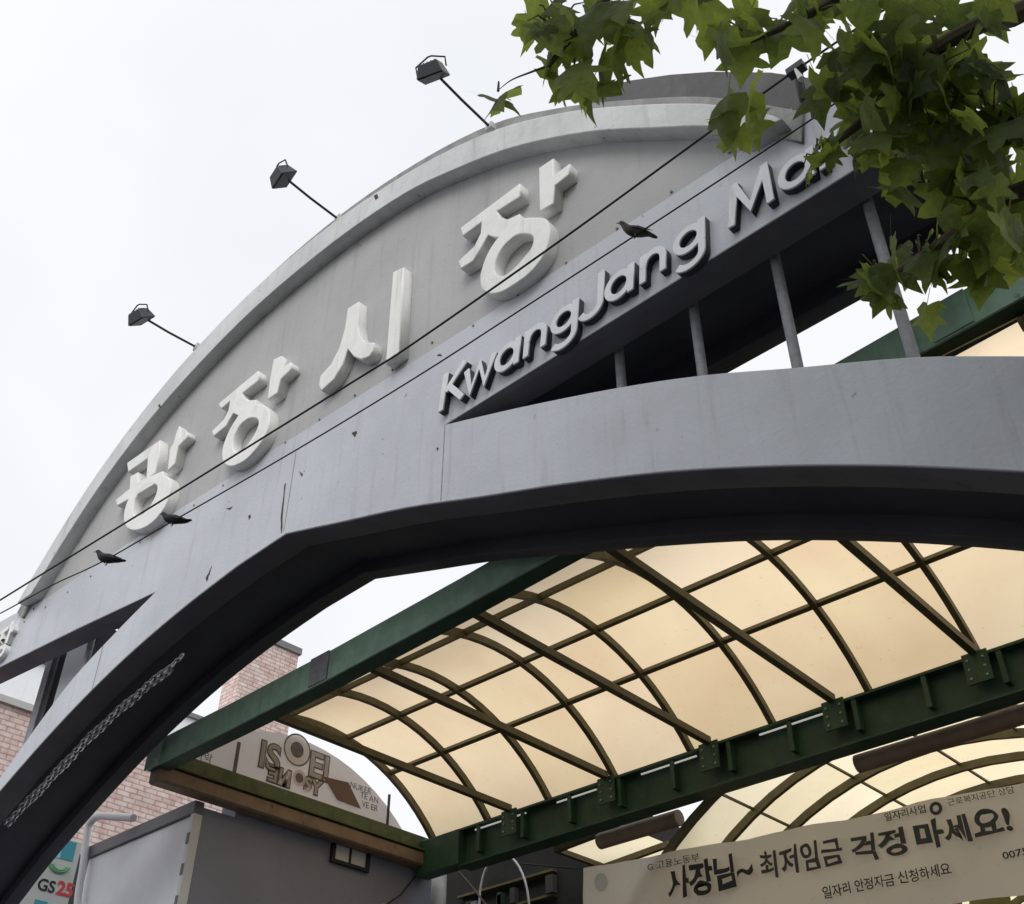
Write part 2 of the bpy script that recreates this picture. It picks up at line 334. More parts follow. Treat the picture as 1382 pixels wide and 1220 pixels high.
pout = [(p[0]*.994-.042, p[1]-.03) for p in outer]
plate('sign_panel', [pout+[(-1.62,7.8),(-4.99,7.9),(-9.1,8.1),(-12.3,8.2)]], .006, .24, M['panel'], gate, .003)
# cap strip running over the top of the box, its web, and the back plate
cap = cr([(-12.45,8.33),(-12.09,8.78),(-11.46,9.47),(-10.78,10.08),(-10.1,10.47),(-9.40,10.75),(-8.2,11.01),(-6.88,11.06),(-5.64,10.87),(-4.53,10.49),(-3.69,9.93),(-2.97,9.33),(-2.26,8.66),(-1.62,7.86)], 5)
capin = [(p[0]*.99-.07, p[1]-.16) for p in outer]
plate('outer_shell', [cap+capin[::-1]], -.03, 1.03, M['shell'], gate, .008)
hood = [p for p in cap if p[0] > -3.75]
plate('rear_hood', [[(-3.451,9.835),(-3.451,10.008),(-2.983,9.702),(-2.597,9.385),(-2.247,9.059),(-1.799,8.581),(-1.463,8.145),(-1.257,7.810),(-1.079,7.452),(-0.955,7.161)]+[(-1.1,7.9),(-1.6,7.9)]+hood[::-1]], .05, 1.06, M['hood'], gate, .008)
web = [(x, z+.13) for x, z in archbot if z > 2.5]
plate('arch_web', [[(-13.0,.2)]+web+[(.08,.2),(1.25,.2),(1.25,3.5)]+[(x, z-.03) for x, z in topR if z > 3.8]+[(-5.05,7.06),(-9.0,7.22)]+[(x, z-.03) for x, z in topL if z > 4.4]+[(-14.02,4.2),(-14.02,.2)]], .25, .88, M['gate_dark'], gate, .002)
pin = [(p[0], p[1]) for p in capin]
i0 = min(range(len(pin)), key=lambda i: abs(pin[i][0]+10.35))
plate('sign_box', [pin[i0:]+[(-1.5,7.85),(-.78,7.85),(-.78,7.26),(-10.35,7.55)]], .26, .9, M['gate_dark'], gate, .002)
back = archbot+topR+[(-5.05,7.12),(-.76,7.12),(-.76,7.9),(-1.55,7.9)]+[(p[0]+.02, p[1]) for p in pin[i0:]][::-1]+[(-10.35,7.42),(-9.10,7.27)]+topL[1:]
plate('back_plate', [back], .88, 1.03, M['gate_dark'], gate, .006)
# added dark plates under arch and band; underside shade put into their colour
for yy0, yy1, nm in ((.0, .25, 'a'),):
    pass
M['soffit'] = mat('dark_soffit_shade', (.12, .12, .14), .7, var=.2, vscale=2, streak=.4, dark=(.08,.08,.08))
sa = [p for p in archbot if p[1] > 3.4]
plate('soffit_shade', [[(x, z-.006) for x, z in sa]+[(x, z+.012) for x, z in sa[::-1]]], .006, .254, M['soffit'], gate, .0015)
plate('soffit_shade', [[(-4.95,7.094),(-.76,7.094),(-.76,7.112),(-4.95,7.112)]], .006, .254, M['soffit'], gate, .0015)
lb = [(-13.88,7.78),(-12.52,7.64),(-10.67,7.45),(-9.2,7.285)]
plate('soffit_shade', [[(x, z-.006) for x, z in lb]+[(x, z+.012) for x, z in lb[::-1]]], .006, .254, M['soffit'], gate, .0015)
# pickets between the arch and the sign
for px, zb in ((-3.49,6.6),(-2.83,6.3),(-2.17,5.95),(-1.49,5.6),(-.8,5.2)):
    MB().tube([(px, .31, zb), (px, .31, 7.25)], .036, 12).build('picket', M['pipe'], gate, smooth=True)
for px, zb in ((-10.3,6.8),(-10.95,6.4)):
    MB().tube([(px, .31, zb), (px, .31, 7.6)], .036, 12).build('picket', M['pipe'], gate, smooth=True)
MB().box((-12.6,.55,5.8),(-12.44,.75,8.1)).build('rear_post', M['pipe'], gate)
MB().box((-12.2,.6,6.0),(-11.55,.72,8.0)).build('rear_sheet', M['white'], gate)
MB().box((-12.42,.57,5.8),(-12.3,.77,8.1)).build('rear_post', M['black'], gate)
MB().box((-11.5,.57,6.2),(-11.38,.77,8.0)).build('rear_post', M['black'], gate)
# peeled patches and seams
def patch(pts, y, name='peeled_paint', m='rust'):
    plate(name, [pts], y-.004, y+.004, M[m], gate, .0008)
patch([(-6.933, 10.235), (-6.875, 10.242), (-6.814, 10.257), (-6.756, 10.262), (-6.691, 10.245), (-6.616, 10.224), (-6.56, 10.215), (-6.474, 10.212), (-6.4, 10.216), (-6.316, 10.208), (-6.395, 10.205), (-6.454, 10.172), (-6.529, 10.158), (-6.587, 10.164), (-6.652, 10.188), (-6.71, 10.194), (-6.776, 10.202), (-6.862, 10.219)], .012)
patch([(-8.507, 10.392), (-8.452, 10.38), (-8.393, 10.358), (-8.328, 10.343), (-8.271, 10.339), (-8.22, 10.318), (-8.155, 10.308), (-8.198, 10.294), (-8.242, 10.296), (-8.268, 10.269), (-8.341, 10.31), (-8.429, 10.359)], .012)
patch([(-7.102, 7.571), (-7.094, 7.577), (-7.094, 7.585), (-7.083, 7.587), (-7.081, 7.484), (-7.069, 7.377), (-7.059, 7.264), (-7.051, 7.185), (-7.029, 7.089), (-7.026, 7.012), (-7.048, 7.071), (-7.057, 7.13), (-7.075, 7.192), (-7.084, 7.311), (-7.087, 7.437)], 0)
patch([(-8.171, 7.039), (-8.158, 7.063), (-8.136, 7.072), (-8.131, 7.103), (-8.12, 7.118), (-8.107, 7.128), (-8.106, 7.141), (-8.115, 7.11), (-8.115, 7.085), (-8.117, 7.057), (-8.133, 7.038), (-8.127, 7.011), (-8.144, 6.988), (-8.149, 7.005), (-8.168, 7.024)], 0)
patch([(-6.909, 7.632), (-6.885, 7.611), (-6.865, 7.593), (-6.831, 7.559), (-6.842, 7.561), (-6.835, 7.543), (-6.849, 7.544), (-6.861, 7.567), (-6.883, 7.603)], 0)
patch([(-7.627, 7.476), (-7.614, 7.479), (-7.605, 7.479), (-7.595, 7.486), (-7.593, 7.477), (-7.579, 7.447), (-7.583, 7.439), (-7.593, 7.442), (-7.591, 7.434), (-7.604, 7.432), (-7.608, 7.44), (-7.609, 7.452)], 0)
patch([(-8.044, 7.769), (-8.014, 7.755), (-7.979, 7.746), (-7.939, 7.736), (-7.959, 7.73), (-7.96, 7.724), (-7.984, 7.722), (-8.0, 7.734), (-8.033, 7.754)], 0)
patch([(-5.122, 7.916), (-5.109, 7.921), (-5.092, 7.91), (-5.087, 7.919), (-5.078, 7.901), (-5.067, 7.888), (-5.066, 7.872), (-5.088, 7.893), (-5.108, 7.905)], 0)
patch([(-5.065, 6.906), (-5.061, 6.91), (-5.045, 6.899), (-5.039, 6.9), (-5.043, 6.888), (-5.046, 6.882), (-5.046, 6.874), (-5.057, 6.885), (-5.056, 6.899)], 0)
patch([(-6.07, 10.625), (-6.06, 10.635), (-6.045, 10.627), (-6.024, 10.622), (-6.01, 10.594), (-6.004, 10.56), (-5.991, 10.536), (-6.01, 10.545), (-6.023, 10.544), (-6.036, 10.539), (-6.047, 10.568), (-6.059, 10.597)], -.15)
patch([(-9.799, 9.985), (-9.779, 9.985), (-9.773, 9.992), (-9.756, 9.994), (-9.737, 9.959), (-9.724, 9.933), (-9.711, 9.912), (-9.731, 9.924), (-9.765, 9.955)], -.15)
patch([(-6.175, 7.665), (-6.158, 7.67), (-6.13, 7.662), (-6.104, 7.651), (-6.105, 7.629), (-6.115, 7.619), (-6.126, 7.597), (-6.142, 7.62), (-6.163, 7.649)], 0)
patch([(-12.072, 8.241), (-12.057, 8.245), (-12.037, 8.243), (-12.018, 8.24), (-12.036, 8.24), (-12.018, 8.207), (-12.013, 8.198), (-12.015, 8.2), (-12.052, 8.231)], 0)

for sx_, z0_, z1_ in ((-4.985, 6.37, 7.09), (-9.95, 6.5, 6.98), (-7.0, 7.02, 7.9)):
    MB().box((sx_, -.0025, z0_), (sx_+.007, .004, z1_)).build('panel_seam', M['shell'], gate)
for bx_ in range(22):
    xx = -12.2+bx_*.5; zz = 7.98 if xx > -5 else 8.12
    MB().tube([(xx, .004, zz), (xx, -.008, zz)], .011, 8).build('rivet', M['shell'], gate)
# Korean letters: 광 장 시 장 (front faces at y = -.2, backs on the panel)
HY0, HY1 = -.105, .012
def hangul(name, strokes):
    e = empty(name, (0, 0, 0)); e.parent = gate; e.location = -gate.location
    return e
glyphs = [('gwang', 'first Korean letter from the left, smallest', [[[(-9.246, 9.409), (-9.179, 9.316), (-9.174, 9.193), (-9.04, 9.217), (-8.985, 9.112), (-9.148, 9.073), (-9.126, 8.825), (-9.257, 8.784), (-9.329, 9.122), (-9.28, 9.177), (-9.275, 9.32)]], [[(-10.324, 9.451), (-9.623, 9.412), (-9.556, 9.211), (-9.524, 8.906), (-9.71, 8.89), (-9.812, 9.249), (-10.226, 9.266)]], [[(-10.35, 8.937), (-10.067, 8.951), (-10.135, 9.16), (-9.966, 9.133), (-9.893, 8.966), (-9.365, 8.84), (-9.288, 8.707), (-9.81, 8.751), (-10.271, 8.815)]], [[(-9.448, 8.82), (-9.268, 8.728), (-9.12, 8.577), (-9.072, 8.373), (-9.126, 8.223), (-9.29, 8.14), (-9.538, 8.159), (-9.812, 8.285), (-9.993, 8.484), (-10.045, 8.694), (-9.962, 8.842), (-9.749, 8.894)], [(-9.51, 8.742), (-9.4, 8.65), (-9.378, 8.538), (-9.455, 8.41), (-9.597, 8.373), (-9.728, 8.42), (-9.824, 8.526), (-9.859, 8.697), (-9.754, 8.786), (-9.642, 8.793)]]]), ('jang', 'second Korean letter from the left', [[[(-7.515, 9.317), (-7.381, 9.28), (-7.264, 9.152), (-7.339, 9.08), (-7.189, 9.074), (-7.152, 8.965), (-7.317, 8.929), (-7.327, 8.754), (-7.491, 8.758), (-7.517, 9.035)]], [[(-8.44, 9.227), (-8.444, 9.271), (-7.776, 9.32), (-7.722, 9.16), (-8.005, 9.156), (-7.975, 9.085), (-7.845, 8.959), (-7.703, 8.885), (-7.687, 8.739), (-7.953, 8.801), (-8.108, 8.938), (-8.194, 8.815), (-8.412, 8.798), (-8.471, 8.901), (-8.272, 8.951), (-8.217, 9.044), (-8.226, 9.169), (-8.368, 9.147)]], [[(-7.73, 8.84), (-7.552, 8.727), (-7.421, 8.58), (-7.377, 8.415), (-7.407, 8.261), (-7.528, 8.157), (-7.699, 8.108), (-7.917, 8.151), (-8.087, 8.283), (-8.166, 8.47), (-8.145, 8.637), (-8.063, 8.772), (-7.93, 8.864)], [(-7.723, 8.655), (-7.61, 8.576), (-7.568, 8.479), (-7.631, 8.355), (-7.78, 8.278), (-7.883, 8.31), (-7.966, 8.407), (-7.993, 8.539), (-7.935, 8.655), (-7.826, 8.684)]]]), ('si', 'third Korean letter, two tall strokes in the middle', [[[(-6.341, 9.239), (-6.174, 9.216), (-6.148, 8.908), (-6.092, 8.72), (-5.997, 8.564), (-5.87, 8.486), (-5.867, 8.387), (-5.91, 8.337), (-6.031, 8.375), (-6.15, 8.489), (-6.255, 8.65), (-6.301, 8.492), (-6.404, 8.371), (-6.582, 8.334), (-6.637, 8.433), (-6.635, 8.552), (-6.488, 8.609), (-6.388, 8.763), (-6.344, 8.984)]], [[(-5.694, 9.264), (-5.543, 9.221), (-5.493, 8.123), (-5.669, 8.096)]]]), ('jang', 'fourth Korean letter, largest and nearest', [[[(-3.869, 9.188), (-3.709, 9.173), (-3.715, 8.954), (-3.539, 8.951), (-3.551, 8.824), (-3.7, 8.818), (-3.717, 8.606), (-3.873, 8.63)]], [[(-4.798, 9.172), (-4.085, 9.171), (-4.078, 8.994), (-4.351, 9.035), (-4.312, 8.92), (-4.224, 8.822), (-4.09, 8.78), (-4.066, 8.628), (-4.283, 8.642), (-4.371, 8.705), (-4.453, 8.801), (-4.533, 8.703), (-4.619, 8.608), (-4.773, 8.626), (-4.805, 8.748), (-4.613, 8.79), (-4.544, 8.9), (-4.538, 9.039), (-4.766, 9.036)]], [[(-3.925, 8.601), (-3.811, 8.496), (-3.764, 8.361), (-3.771, 8.24), (-3.807, 8.12), (-3.887, 8.034), (-4.0, 7.985), (-4.159, 7.98), (-4.299, 8.0), (-4.419, 8.075), (-4.506, 8.192), (-4.53, 8.335), (-4.502, 8.468), (-4.431, 8.597), (-4.309, 8.688), (-4.162, 8.718), (-4.042, 8.683)], [(-4.031, 8.483), (-3.962, 8.415), (-3.939, 8.347), (-3.963, 8.264), (-4.044, 8.214), (-4.16, 8.164), (-4.266, 8.167), (-4.338, 8.233), (-4.364, 8.314), (-4.353, 8.409), (-4.282, 8.509), (-4.186, 8.539), (-4.114, 8.535)]]])]
for gi, (gname, label, strokes) in enumerate(glyphs):
    for si, L in enumerate(strokes):
        outl = [tuple(p) for p in L[0]]; holes = [list(map(tuple, h)) for h in L[1:]]
        if L and len(holes): outl = crc(outl, 4); holes = [crc(h, 4) for h in holes]
        o = plate('letter_stroke', [outl]+holes, HY0-.0022*si, HY1, M['letter'], gate, .012)
        if si == 0: o['label'] = label

# English letters, raised strokes
def ribbon(pts, w):
    P = [Vector((p[0], p[1])) for p in pts]; l = []; r = []
    for i, p in enumerate(P):
        a = (p-P[i-1]).normalized() if i else None; b = (P[i+1]-p).normalized() if i < len(P)-1 else None
        if a is None: t = b; k = 1
        elif b is None: t = a; k = 1
        else:
            t = (a+b).normalized(); k = 1/max(.55, t.dot(a))
        n = Vector((-t.y, t.x))*w/2*k; l.append(tuple(p+n)); r.append(tuple(p-n))
    return l+r[::-1]
def arc(cx, cy, rx, ry, a0, a1, n=14):
    return [(cx+rx*math.cos(R(a0+(a1-a0)*i/n)), cy+ry*math.sin(R(a0+(a1-a0)*i/n))) for i in range(n+1)]
def ringl(cx, cy, rx, ry, w):
    return [arc(cx, cy, rx+w/2, ry+w/2, 0, 345, 23), arc(cx, cy, rx-w/2, ry-w/2, 0, 345, 23)]
W = .055
XH = .255; CH = .37
def lat(ch):
    """strokes of a letter, each a list of loops; origin bottom-left of the letter"""
    if ch == 'K': return [[ribbon([(.03,0),(.03,CH)], W)],[ribbon([(.25,CH),(.06,.17)], W)],[ribbon([(.09,.21),(.27,0)], W)]]
    if ch == 'w': return [[ribbon([(.0,XH),(.075,.01),(.15,XH*.9),(.225,.01),(.30,XH)], W*.95)]]
    if ch == 'a': return [ringl(.125,XH/2,.10,XH/2-.025,W),[ribbon([(.235,0),(.235,XH)], W)]]
    if ch == 'n': return [[ribbon([(.03,0),(.03,XH)], W)],[ribbon([(.035,.13)]+arc(.12,.14,.085,.09,160,0,10)+[(.205,0)], W)]]
    if ch == 'g': return [ringl(.125,XH/2+.01,.10,XH/2-.035,W),[ribbon([(.235,XH),(.235,-.03)]+arc(.13,-.03,.105,.085,-10,-150,9), W)]]
    if ch == 'J': return [[ribbon([(.2,CH),(.2,.08)]+arc(.11,.08,.09,.075,-10,-165,9), W)]]
    if ch == 'M': return [[ribbon([(.03,0),(.065,CH)], W)],[ribbon([(.065,CH-.03),(.18,.07),(.295,CH-.03)], W)],[ribbon([(.295,CH),(.33,0)], W)]]
    if ch == 'r': return [[ribbon([(.03,0),(.03,XH)], W)],[ribbon([(.035,.13)]+arc(.12,.14,.085,.09,160,70,6), W)]]
    if ch == 'k': return [[ribbon([(.03,0),(.03,CH)], W)],[ribbon([(.2,XH),(.055,.12)], W)],[ribbon([(.09,.15),(.22,0)], W)]]
    if ch == 'e': return [[ribbon(arc(.125,XH/2,.1,XH/2-.025,0,320,20), W)],[ribbon([(.03,XH/2),(.22,XH/2)], W*.8)]]
    if ch == 't': return [[ribbon([(.06,0),(.06,CH*.95)], W)],[ribbon([(0,XH),(.13,XH)], W*.9)]]
base = {}
for ch, x in (('K',-5.0),('w',-4.72),('a',-4.40),('n',-4.10),('g',-3.83),('J',-3.56),('a',-3.32),('n',-3.01),('g',-2.72),('M',-2.28),('a',-1.89),('r',-1.6),('k',-1.4),('e',-1.14),('t',-.86)):
    z = 7.19
    k = 0
    for L in lat(ch):
        loops = [[(x+px+.10*pz, z+pz) for px, pz in lp] for lp in L]
        plate('letter_side', loops, -.05-.0018*k, -.001, M['latin_side'], gate, .003); plate('letter_face', loops, -.066-.0018*k, -.051-.0018*k, M['latin_face'], gate, .003); k += 1
# a few letters of the other line at the far left end of the band
text_mesh('side_lettering', '시장', .5, (-13.22, -.03, 7.76), (1,0,0), (0,0,1), M['letter'], gate, thick=.03, bold=.012)

# ------------------------------------------------------------------ chain on the soffit
ch = MB()
path = cr([(-11.840,0.300,5.733),(-11.161,0.300,5.976),(-10.415,0.300,6.262),(-9.667,0.300,6.455),(-8.833,0.300,6.610)], 14)
path = [Vector(p) for p in path]
dist = 0; acc = 0; i = 0; total = []
for a, b in zip(path, path[1:]):
    L = (b-a).length; s = 0
    while acc <= dist+L:
        t = (acc-dist)/L; total.append((a.lerp(b, t), (b-a).normalized())); acc += .062
    dist += L
for off in (0, .045):
    for k, (p, d) in enumerate(total):
        if off and k > len(total)-5: continue
        side = Vector((0,1,0)) if k % 2 else d.cross(Vector((0,1,0))).normalized()
        q = p+Vector((0, off, -.01-.012*math.sin(k*.7+off*40)))
        pts = [q+d*.042*math.cos(a)+side*.02*math.sin(a) for a in [2*math.pi*j/8 for j in range(9)]]
        ch.tube(pts, .0095, 5, caps=False)
tag(ch.build('steel_chain', M['chain'], smooth=True), 'two silver chains running along the underside of the grey arch at left', 'chain')

# ------------------------------------------------------------------ floodlights on arms
def floodlight(base, head, yaw, label):
    e = empty('floodlight', base, label, 'floodlight', 'floodlights on arms above the arch')
    b = Vector(base); h = Vector(head)
    MB().tube([b, b.lerp(h, .5)+Vector((0,0,-.012)), h], .0135, 8).build('arm', M['black'], e, smooth=True)
    MB().box(b-Vector((.04,.03,.04)), b+Vector((.04,.03,.04))).build('base_bracket', M['rim'], e)
    rot = Matrix.Rotation(R(yaw), 3, 'Z') @ Matrix.Rotation(R(-48), 3, 'X') @ Matrix.Scale(.92, 3)
    def tr(m): m.v = [tuple(h+rot @ Vector(v)) for v in m.v]; return m
    w0, w1 = .14, .10
    m = MB(); m.v = [(-w0,.085,-.115),(w0,.085,-.115),(w0,.085,.115),(-w0,.085,.115),(-w1,-.05,-.08),(w1,-.05,-.08),(w1,-.05,.08),(-w1,-.05,.08)]
    m.f = [(0,1,2,3),(4,7,6,5),(0,4,5,1),(1,5,6,2),(2,6,7,3),(3,7,4,0)]
    tr(m).build('housing', M['lamp'], e, bevel=.006)
    tr(MB().box((-.13,.087,-.098),(.13,.093,.098))).build('lens', M['glass'], e)
    k = MB()
    for i in range(5): k.box((-.09+i*.04,-.062,-.06),(-.082+i*.04,-.05,.06))
    tr(k).build('cooling_fins', M['lamp'], e)
    k = MB(); k.tube([(-.155,.02,0),(-.155,-.07,.02),(-.02,-.135,.05),(.02,-.135,.05),(.16,-.07,.02),(.155,.02,0)], .009, 6)
    tr(k).build('yoke', M['black'], e)
floodlight((-9.358,-0.060,10.696), (-9.446,-0.800,10.758), 8, 'lowest and leftmost floodlight on its black arm above the arch')
floodlight((-6.787,-0.060,10.928), (-6.820,-0.820,11.010), -12, 'middle floodlight of three above the grey arch')
floodlight((-4.500,-0.060,10.383), (-4.460,-0.860,10.389), 20, 'highest floodlight, nearest the hanging leaves')

# ------------------------------------------------------------------ entrance canopy (barrel vault parallel to the gate)
RC = 2.63; YC = 3.25; ZC = 7.38-2.63
A0 = math.asin(2.0/RC)
def cp(x, s, r=0):                 # s = y coordinate
    s = max(-1, min(1, (s-YC)/RC)); return (x, YC+(RC+r)*s, ZC+(RC+r)*math.sqrt(1-s*s))
can = empty('entrance_canopy', (-5, 3.25, 0), 'green steel barrel-vault canopy with amber panes behind the grey gate', 'canopy')
ribx = [-10.58,-9.59,-8.58,-7.57,-6.50,-5.46,-4.35,-3.22,-2.15,-1.08,0.0,1.05]
ys = [1.28, 1.86, 2.76, 3.68, 4.42, 5.25]
def arcpts(x, y0, y1, n, r=0):
    a0 = math.asin((y0-YC)/RC); a1 = math.asin((y1-YC)/RC)
    return [(x, YC+(RC+r)*math.sin(a0+(a1-a0)*i/n), ZC+(RC+r)*math.cos(a0+(a1-a0)*i/n)) for i in range(n+1)]
for x in ribx:
    MB().rect_bar(arcpts(x, 1.27, 5.23, 22), .058, .08, (1,0,0)).build('rib', M['rib'], can)
for y in ys[2:-1]:
    p = cp(0, y); MB().rect_bar([(-10.6, p[1], p[2]+.012), (1.1, p[1], p[2]+.012)], .058, .05, (0, p[1]-YC, p[2]-ZC)).build('purlin', M['rib'], can)
pm = {}
for i in range(len(ribx)-1):
    for j in range(len(ys)-1):
        m = MB(); n = 5; x0, x1 = ribx[i]+.004, ribx[i+1]-.004
        lo = arcpts(x0, ys[j]+.004, ys[j+1]-.004, n, .045); hi = arcpts(x1, ys[j]+.004, ys[j+1]-.004, n, .045)
        lo2 = arcpts(x0, ys[j]+.004, ys[j+1]-.004, n, .053); hi2 = arcpts(x1, ys[j]+.004, ys[j+1]-.004, n, .053)
        m.v = lo+hi; N = n+1
        m.f = [(k, k+1, N+k+1, N+k) for k in range(n)]
        m.build('pane', M['pane'], can, smooth=True)
MB().rect_bar([(-10.62, 5.27, 6.47), (1.1, 5.27, 6.47)], .09, .05, (0,1,0)).build('springer_rail', M['rib'], can)
# front beam: channel facing the gate
BZ = [(-10.77,0),(-9.2,.005),(-7.8,.03),(-6.0,.10),(-4.8,.165),(-2.0,.31),(1.2,.48)]
def beam(y0, z0, y1, z1, nm, mm, a=None, b=None):
    P = BZ if a is None else [(a, bz(a)), (b, bz(b))]
    m = MB(); n = 0
    for x, dz in P: m.v += [(x,y0,z0+dz),(x,y1,z0+dz),(x,y1,z1+dz),(x,y0,z1+dz)]
    for i in range(len(P)-1):
        for k in range(4): a_ = i*4+k; b_ = i*4+(k+1) % 4; m.f.append((a_, b_, b_+4, a_+4))
    e = (len(P)-1)*4; m.f += [(3,2,1,0),(e,e+1,e+2,e+3)]
    return m.build(nm, M[mm], can)
def bz(x):
    for (x0, a), (x1, b) in zip(BZ, BZ[1:]):
        if x0 <= x <= x1: return a+(b-a)*(x-x0)/(x1-x0)
    return 0
beam(1.18, 6.25, 1.2, 6.55, 'beam_web', 'green')
beam(1.2, 6.25, 1.37, 6.268, 'beam_lower_flange', 'dkgreen')
beam(1.2, 6.53, 1.37, 6.548, 'beam_upper_flange', 'green')
beam(1.16, 6.24, 1.178, 6.56, 'beam_end_plate', 'green', -10.77, -10.5)
for xa in (-8.0, -4.3, -1.6): beam(1.165, 6.262, 1.178, 6.553, 'beam_splice_plate', 'pipe' if xa == -8.0 else 'green', xa, xa+.27)
# rear truss beam
rb = MB().box((-10.0,5.24,6.0),(1.2,5.26,6.42)).box((-10.0,5.13,6.42),(1.2,5.37,6.44)).box((-10.0,5.13,5.98),(1.2,5.37,6.0))
rb.build('rear_beam', M['dkgreen'], can)
x = -9.7; k = 0
while x < 1.1:
    MB().box((x,5.14,6.1),(x+.05,5.24,6.42)).build('stiffener', M['dkgreen'], can); x += .74
for tx in (-9.12,-7.61,-6.2,-4.7,-3.22,-1.7,-.2):
    MB().rect_bar([(tx,1.38,6.5+bz(tx)*.8),(tx,5.12,6.48)], .075, .075, (1,0,0)).build('tie_bar', M['rib'], can)
    MB().box((tx-.12,5.1,6.16),(tx+.12,5.122,6.46)).build('gusset_plate', M['dkgreen'], can)
    for bx in (-.075,.075):
        for hz in (6.21,6.3,6.39): MB().tube([(tx+bx,5.1,hz),(tx+bx,5.088,hz)], .012, 6).build('bolt', M['green'], can)
for x0, x1 in ((-9.75,-8.9),(-8.4,-7.8),(-7.15,-6.4),(-5.6,-4.85)):
    MB().tube([(x0,5.17,6.385),(x1,5.17,6.385)], .011, 8).build('sky_gap_strip', M['tube'], can)  # glowing strips stand in for sky light between rear beam and vault
# end tie with fascia board below
MB().box((-10.72,1.4,6.3),(-10.70,5.36,6.52)).box((-10.70,1.4,6.3),(-10.58,5.36,6.32)).build('end_tie', M['olive'], can)
MB().box((-10.8,1.25,6.12),(-10.6,5.4,6.29)).build('fascia_board', M['brown'], can, bevel=.02)
MB().box((-10.72,5.1,6.0),(-9.98,5.3,6.44)).build('corner_box', M['dkgreen'], can, bevel=.01)
for x0, x1 in ((-8.05,-6.92),(-4.75,-2.2)):
    o = MB().tube([(x0,5.5,5.93),(x1,5.5,5.93)], .09, 12).build('gutter', M['brown'], can, smooth=True)

# ------------------------------------------------------------------ arcade vault beyond (axis away from the street)
arc2 = empty('arcade_roof', (-4.6, 12, 0), 'yellow glazed arcade vault with brown arched ribs behind the white banner', 'arcade roof')
R2 = 3.98; ZC2 = 6.54-R2; XC2 = -4.6
def vp(x, y, r=0):
    s = (x-XC2)/R2; return (XC2+(R2+r)*s, y, ZC2+(R2+r)*math.sqrt(1-s*s))
riby = [5.55+.75*i for i in range(20)]
vx = [-7.75,-7.2,-6.45,-5.55,-4.6,-3.65,-2.75,-1.9]
def varc(y, x0, x1, n, r=0):
    a0 = math.asin((x0-XC2)/R2); a1 = math.asin((x1-XC2)/R2)
    return [(XC2+(R2+r)*math.sin(a0+(a1-a0)*i/n), y, ZC2+(R2+r)*math.cos(a0+(a1-a0)*i/n)) for i in range(n+1)]
for y in riby:
    MB().rect_bar(varc(y, vx[0], vx[-1], 20), .055, .09, (0,1,0)).build('rib', M['rib'], arc2)
for x in vx[1:-1]:
    p = vp(x, 0); MB().rect_bar([(p[0],5.52,p[2]+.03),(p[0],riby[-1],p[2]+.03)], .025, .025, (0,0,1)).build('purlin', M['rib'], arc2)
for i in range(len(riby)-1):
    for j in range(len(vx)-1):
        m = MB(); n = 4
        m.v = varc(riby[i]+.003, vx[j]+.003, vx[j+1]-.003, n, .055)+varc(riby[i+1]-.003, vx[j]+.003, vx[j+1]-.003, n, .055); N = n+1
        m.f = [(k, k+1, N+k+1, N+k) for k in range(n)]
        m.build('pane', M['pane2'], arc2, smooth=True)
zs = vp(vx[0], 0)[2]
for i in range(5):
    for j in (1,):
        xa, xb = (-9.75+.95*j, -9.75+.95*(j+1)-.01); za, zb = (6.02+.05*j, 6.07+.05*j); ya = 5.6+.9*i
        k = MB(); k.v = [(xa,ya,za),(xb,ya,zb),(xb,ya+.89,zb),(xa,ya+.89,za)]; k.f = [(0,1,2,3)]; k.build('side_pane', M['pane2'], arc2)
for i in range(6): MB().rect_bar([(-8.82,5.6+.9*i,6.03),(-7.8,5.6+.9*i,6.09)], .06, .07, (0,1,0)).build('rafter', M['rib'], arc2)
for xx, zz in ((-8.8,6.0),): MB().box((xx-.03,5.6,zz),(xx+.03,10.1,zz+.06)).build('side_beam', M['rib'], arc2)
for x in (vx[0], vx[-1]):
    MB().box((x-.06,5.62,zs-.16),(x+.06,20,zs+.02)).build('springer_beam', M['rib'], arc2)
    for y in (5.75,8.5,11.5,14.5,17.5): MB().tube([(x,y,.13),(x,y,zs-.16)], .07, 12).build('column', M['dkgreen'], arc2, smooth=True)

# ------------------------------------------------------------------ shop rows under and beside the arcade
def shop_row(x0, x1, y0, y1, h, label, face):
    e = empty('shop_row', ((x0+x1)/2, (y0+y1)/2, 0), label, 'shop building')
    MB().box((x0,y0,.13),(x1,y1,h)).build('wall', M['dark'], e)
    xs = x1 if face > 0 else x0
    y = y0+.4
    while y < y1-1.5:
        MB().box((min(xs,xs+.06*face),y,3.3),(max(xs,xs+.06*face),y+1.6,4.1)).build('sign_board', M[rnd.choice(['signgrey','teal','flag1','white'])], e)
        MB().box((min(xs,xs+.03*face),y,.3),(max(xs,xs+.03*face),y+1.6,2.9)).build('shutter', M['flash'], e)
        y += 2
    return e
shop_row(-9.6,-8.0,7.4,20,5.3,'dark shop row along the left side of the glazed arcade',1)
shop_row(-1.7,-.2,7,20,5.4,'dark shop row along the right side of the glazed arcade',-1)
ds = empty('dark_shop', (-10, 7, 0), 'dark cluttered shop front in shade under the corner of the green beam', 'shop')
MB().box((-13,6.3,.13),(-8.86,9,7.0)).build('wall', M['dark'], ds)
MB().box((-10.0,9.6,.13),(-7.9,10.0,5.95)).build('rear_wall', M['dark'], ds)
for zz in (5.15,5.45,5.75,6.05): MB().box((-11.1,6.2,zz),(-9.4,6.29,zz+.03)).build('shelf', M['rib'], ds)
